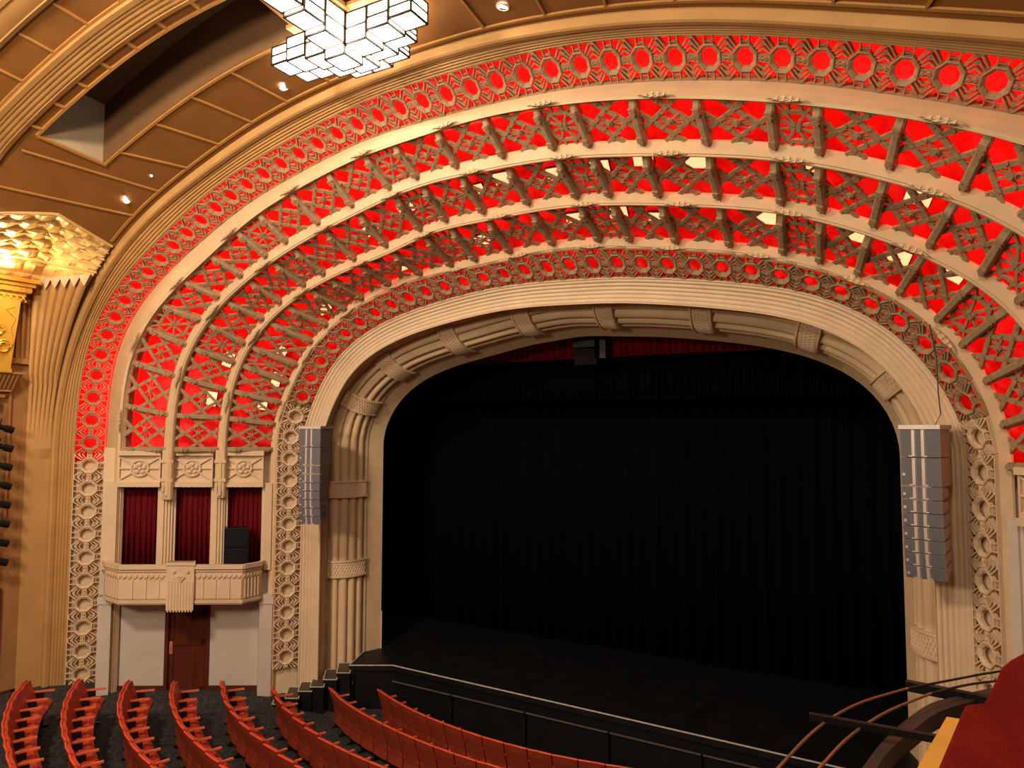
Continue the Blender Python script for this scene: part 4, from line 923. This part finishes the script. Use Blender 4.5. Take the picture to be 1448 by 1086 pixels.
# ---------------------------------------------------------------- side stage lights
SL = MB(); SL.tube([(0, 0, 0), (0, .14, .0), (0, .15, 0), (0, .30, 0)], [.05, .055, .075, .07], 12); SL.box(-.05, .05, -.16, .0, -.05, .06); SLm = SL.mesh('spot_body', M['black_m'])
YK = MB(); YK.bar((-.085, .02, .0), (-.085, .02, .14), (0, 1, 0), .02, .01).bar((.085, .02, .0), (.085, .02, .14), (0, 1, 0), .02, .01).bar((-.085, .02, .14), (.085, .02, .14), (0, 1, 0), .02, .01); YKm = YK.mesh('yoke', M['black_m'])
ordn = ['highest', 'second highest', 'third from the top', 'fourth from the top', 'fourth from the bottom', 'third from the bottom', 'second lowest', 'lowest']
pole = tag(MB().tube([(-10.1, -6.78, .3), (-10.1, -6.78, 6.4)], .025, 8).box(-10.3, -9.9, -6.98, -6.58, .42, .47).build('lighting_pole', M['black_m']), 'black vertical pole carrying eight stage lights at the left edge', 'pole')
for k in range(8):
    o = thing('stage_light', f'{ordn[k]} of the eight black stage lights at the left edge', 'stage light', (-10.1, -6.66, 5.92 - .378 * k), 'stage lights on the side pole'); o.rotation_euler = (R(-18), 0, R(-12))
    instance('lamp_body', SLm, o); instance('yoke', YKm, o)
# ---------------------------------------------------------------- seats
ROWS = [[(-8.49, -6.73), (-7.81, -7.31), (-7.11, -7.74), (-6.57, -8.03), (-5.88, -8.31), (-5.15, -8.6), (-4.4, -8.8)],
 [(-7.86, -6.14), (-7.22, -6.71), (-6.5, -7.18), (-5.92, -7.49), (-5.29, -7.76), (-4.64, -8.01), (-3.9, -8.2)],
 [(-7.34, -5.5), (-6.9, -5.92), (-6.22, -6.41), (-5.54, -6.75), (-4.93, -7.0), (-4.25, -7.2), (-3.5, -7.36)],
 [(-6.87, -4.88), (-6.29, -5.37), (-5.57, -5.79), (-4.93, -6.08), (-4.30, -6.28), (-3.58, -6.47), (-2.8, -6.6)],
 [(-6.42, -4.15), (-5.70, -4.66), (-5.08, -4.95), (-4.44, -5.17), (-3.80, -5.33), (-3.16, -5.46), (-2.5, -5.56), (-1.7, -5.62)],
 [(-5.78, -3.44), (-5.26, -3.76), (-4.8, -3.96), (-4.24, -4.14), (-3.67, -4.29), (-2.98, -4.43), (-2.36, -4.54), (-1.6, -4.63), (-.7, -4.68)],
 [(-5.17, -2.4), (-4.73, -2.64), (-4.1, -2.92), (-3.48, -3.13), (-2.67, -3.35), (-1.79, -3.53), (-.84, -3.64), (0, -3.66), (1.0, -3.66)],
 [(-4.24, -1.93), (-3.86, -2.11), (-3.5, -2.25), (-3.15, -2.38), (-2.73, -2.51), (-2.31, -2.61), (-1.88, -2.69), (-1.44, -2.76), (-.99, -2.81), (-.55, -2.83), (-.08, -2.83), (.38, -2.81), (.85, -2.76), (1.31, -2.69), (1.9, -2.58)]]
NOSEAT = None
PW = .47
def backrest_meshes():
    # local frame: x along the row, -y toward the stage, z up, origin = floor under the top edge of the back
    out = []
    def shell(y_in, y_out, zs, W, m_, nm, tw=.014):
        mb = MB(); rows = []
        for i in range(9):
            x = -W / 2 + W * i / 8; b = .018 * (1 - (2 * i / 8 - 1) ** 2)
            r = []
            for z, yi in zs: r.append((x * (1 - .06 * max(0, (.45 - z))), yi + y_out + b, z + (.01 * (1 - (2 * i / 8 - 1) ** 2) if z > .8 else 0)))
            for z, yi in zs[::-1]: r.append((x * (1 - .06 * max(0, (.45 - z))), yi + y_in + b, z + (.01 * (1 - (2 * i / 8 - 1) ** 2) if z > .8 else 0)))
            rows.append(r)
        n0 = 0; mb.grid(rows, closed=True); L = len(zs) * 2; mb.f.append(tuple(range(L))[::-1]); mb.f.append(tuple(range(8 * L, 9 * L)))
        return mb.mesh(nm, m_)
    prof_ = [(.16, -.13), (.30, -.15), (.45, -.13), (.60, -.085), (.75, -.035), (.86, -.012)]
    out.append(('back_shell', shell(-.022, 0, prof_, PW - .030, M['seatback'], 'back_shell')))
    out.append(('back_cushion', shell(-.075, -.024, [(.44, -.13), (.60, -.085), (.75, -.035), (.85, -.012)], PW - .03, M['seatred'], 'back_cushion')))
    mb = MB(); mb.tube([(-PW / 2 + .01, -.018, .862), (0, -.0, .874), (PW / 2 - .01, -.018, .862)], .015, 6); out.append(('top_piping', mb.mesh('top_piping', M['piping'])))
    mb = MB(); rows = []
    for i in range(7):
        x = -.205 + .41 * i / 6; e = 1 - abs(2 * i / 6 - 1) ** 4
        rows.append([(x, -.13, .38), (x, -.13, .47 + .03 * e), (x, -.25, .50 + .055 * e), (x, -.40, .49 + .05 * e), (x, -.47, .45 + .02 * e), (x, -.46, .39), (x, -.30, .36)])
    mb.grid(rows, closed=True); mb.f.append(tuple(range(7))[::-1]); mb.f.append(tuple(range(42, 49))); out.append(('seat_cushion', mb.mesh('seat_cushion', M['seatred'])))
    return out
SEATP = backrest_meshes()
def arm_mesh():
    mb = MB(); mb.obox((0, -.28, .635), (.022, 0, 0), (0, .19, 0), (0, 0, .014)); return mb.mesh('armrest', M['arm'])
def leg_mesh():
    mb = MB(); mb.box(-.015, .015, -.30, -.16, .02, .62).box(-.03, .03, -.40, -.10, 0, .03); return mb.mesh('side_frame', M['black_m'])
ARM = arm_mesh(); LEG = leg_mesh()
def resample(pts, step, off=0):
    out = []; P = [V((a, b, 0)) for a, b in pts]
    fine = []
    for i in range(len(P) - 1):
        p0 = P[max(i - 1, 0)]; p1 = P[i]; p2 = P[i + 1]; p3 = P[min(i + 2, len(P) - 1)]
        for k in range(12):
            t = k / 12; fine.append(.5 * ((2 * p1) + (p2 - p0) * t + (2 * p0 - 5 * p1 + 4 * p2 - p3) * t * t + (3 * p1 - p0 - 3 * p2 + p3) * t ** 3))
    fine.append(P[-1]); acc = -off
    cur = fine[0]; out.append(cur); 
    need = step
    for q in fine[1:]:
        while (q - cur).length >= step:
            # walk from cur toward q
            cur = cur + (q - cur).normalized() * step; out.append(cur)
    return out
ORD = ['first', 'second', 'third', 'fourth', 'fifth', 'sixth', 'seventh', 'eighth', 'ninth', 'tenth', 'eleventh', 'twelfth', 'thirteenth', 'fourteenth', 'fifteenth', 'sixteenth', 'seventeenth', 'eighteenth']
RN = ['leftmost row in the photo', 'second row from the left', 'third row from the left', 'fourth row from the left', 'fifth row from the left', 'row ending by the stage steps', 'second row back from the stage', 'front row nearest the stage']
for ri, row in enumerate(ROWS):
    J = resample(row, PW)
    for k in range(len(J) - 1):
        a, b = J[k], J[k + 1]; c = (a + b) / 2; t = (b - a).normalized(); zf = fz(c.x, c.y)
        ang = math.atan2(t.y, t.x)
        who = ORD[k] if k < len(ORD) else 'further'
        o = thing('theatre_seat', f'red theatre seat, {who} from the wall in the {RN[ri]}', 'theatre seat', (c.x, c.y, zf), f'red seats of the {RN[ri]}', ang + pi)
        # facing: local -y must point to the stage
        if (Matrix.Rotation(ang + pi, 3, 'Z') @ V((0, -1, 0))).dot(V((0, 0, 0)) - c) < 0: o.rotation_euler = (0, 0, ang)
        for nm, me in SEATP: instance(nm, me, o)
        sgn = 1 if o.rotation_euler[2] != ang else -1
        instance('armrest', ARM, o, Matrix.Translation((PW / 2 * sgn, 0, 0))); instance('side_frame', LEG, o, Matrix.Translation((PW / 2 * sgn, 0, 0)))
# ---------------------------------------------------------------- balcony front, lower right
def smooth_pts(P, k=6):
    P = [V(p) if len(p) == 3 else V((p[0], p[1], 0)) for p in P]; out = []
    for i in range(len(P) - 1):
        p0, p1, p2, p3 = P[max(i - 1, 0)], P[i], P[i + 1], P[min(i + 2, len(P) - 1)]
        for j in range(k):
            t = j / k; out.append(.5 * (2 * p1 + (p2 - p0) * t + (2 * p0 - 5 * p1 + 4 * p2 - p3) * t * t + (3 * p1 - p0 - 3 * p2 + p3) * t ** 3))
    out.append(P[-1]); return out
br = thing('balcony_rail', 'curved dark steel guard rail with two copper brown rods in front of the red parapet', 'guard rail', (5.8, -10, 4.5)); I = Matrix.Translation((-5.8, 10, -4.5))
def part(mb, nm, m_, sm=False):
    q = mb.build(nm, m_, br, smooth=sm); q.matrix_parent_inverse = I
part(MB().tube(smooth_pts([(5.23, -11.45, 4.55), (5.274, -11.118, 4.55), (5.305, -10.94, 4.55), (5.372, -10.577, 4.55), (5.449, -10.298, 4.55), (5.559, -10.032, 4.55), (5.748, -9.722, 4.55)]), .0065, 8), 'rod', M['copper'], True)
part(MB().tube(smooth_pts([(5.748, -9.722, 4.55), (5.815, -9.636, 4.55), (5.997, -9.408, 4.55), (6.188, -9.178, 4.55), (6.6, -8.75, 4.55)]), .0065, 8), 'rod', M['bar'], True)
part(MB().tube(smooth_pts([(5.38, -11.4, 4.55), (5.411, -11.053, 4.55), (5.448, -10.859, 4.55), (5.516, -10.546, 4.55), (5.596, -10.291, 4.55), (5.687, -10.064, 4.55), (5.852, -9.742, 4.55)]), .0065, 8), 'rod', M['copper'], True)
part(MB().tube(smooth_pts([(5.852, -9.742, 4.55), (6.003, -9.53, 4.55), (6.151, -9.372, 4.55), (6.6, -8.95, 4.55)]), .0065, 8), 'rod', M['bar'], True)
L1 = [(5.50, -11.2), (5.545, -10.9), (5.584, -10.676), (5.645, -10.373), (5.735, -10.051), (5.851, -9.736), (5.988, -9.536), (6.154, -9.317), (6.6, -8.8)]
R1 = [(5.57, -11.2), (5.60, -10.9), (5.636, -10.646), (5.691, -10.397), (5.765, -10.169), (5.875, -9.86), (6.01, -9.643), (6.19, -9.40), (6.66, -8.9)]
L1, R1 = smooth_pts(L1, 4), smooth_pts(R1, 4)
mb = MB(); mb.grid([[(a[0], a[1], 4.50), (a[0], a[1], 4.42), (b[0], b[1], 4.42), (b[0], b[1], 4.50)] for a, b in zip(L1, R1)], closed=True); part(mb, 'curved_bar', M['bar'])
L2 = [(x + .10, y + .02) for x, y, _z in L1[8:28]]
mb = MB(); mb.grid([[(x, y, 4.30), (x, y, 4.24), (x + .05, y - .02, 4.24), (x + .05, y - .02, 4.30)] for x, y in L2], closed=True); part(mb, 'lower_bar', M['black_m'])
part(MB().bar((5.351, -10.392, 4.565), (6.1, -10.35, 4.555), (0, 1, 0), .030, .03), 'crossbar', M['black_m'])
part(MB().bar((5.74, -9.506, 4.50), (6.35, -9.60, 4.50), (0, 1, 0), .045, .05), 'crossbar', M['black_m'])
part(MB().bar((5.95, -10.36, 4.50), (5.95, -10.36, 3.9), (1, 0, 0), .03, .03), 'post', M['black_m'])
ev_ = thing('parapet', 'crimson velvet topped balcony parapet filling the lower right corner', 'parapet', (6.4, -11, 4.2)); I = Matrix.Translation((-6.4, 11, -4.2))
poly = [(6.45, -9.6), (6.204, -10.149), (6.138, -10.299), (6.095, -10.43), (6.017, -10.822), (5.997, -10.914), (5.936, -10.973), (5.923, -11.046), (5.833, -11.573), (5.793, -11.805), (5.78, -12.4), (7.6, -12.4), (7.8, -9.6)]
mb = MB().prism([(x, y, 4.80) for x, y in poly[::-1]], (0, 0, .12)); q = mb.build('velvet_top', M['velvet'], ev_, bevel=.012); q.matrix_parent_inverse = I
mb = MB().prism([(x + .05, y, 3.6) for x, y in poly[::-1]], (0, 0, 1.2)); q = mb.build('parapet_wall', M['tan2'], ev_); q.matrix_parent_inverse = I
mb = MB().prism([(5.89, -10.66, 4.73), (5.95, -10.66, 4.73), (5.86, -11.3, 4.73), (5.765, -11.3, 4.73)][::-1], (0, 0, .03)); q = mb.build('ochre_strip', M['ochre'], ev_); q.matrix_parent_inverse = I
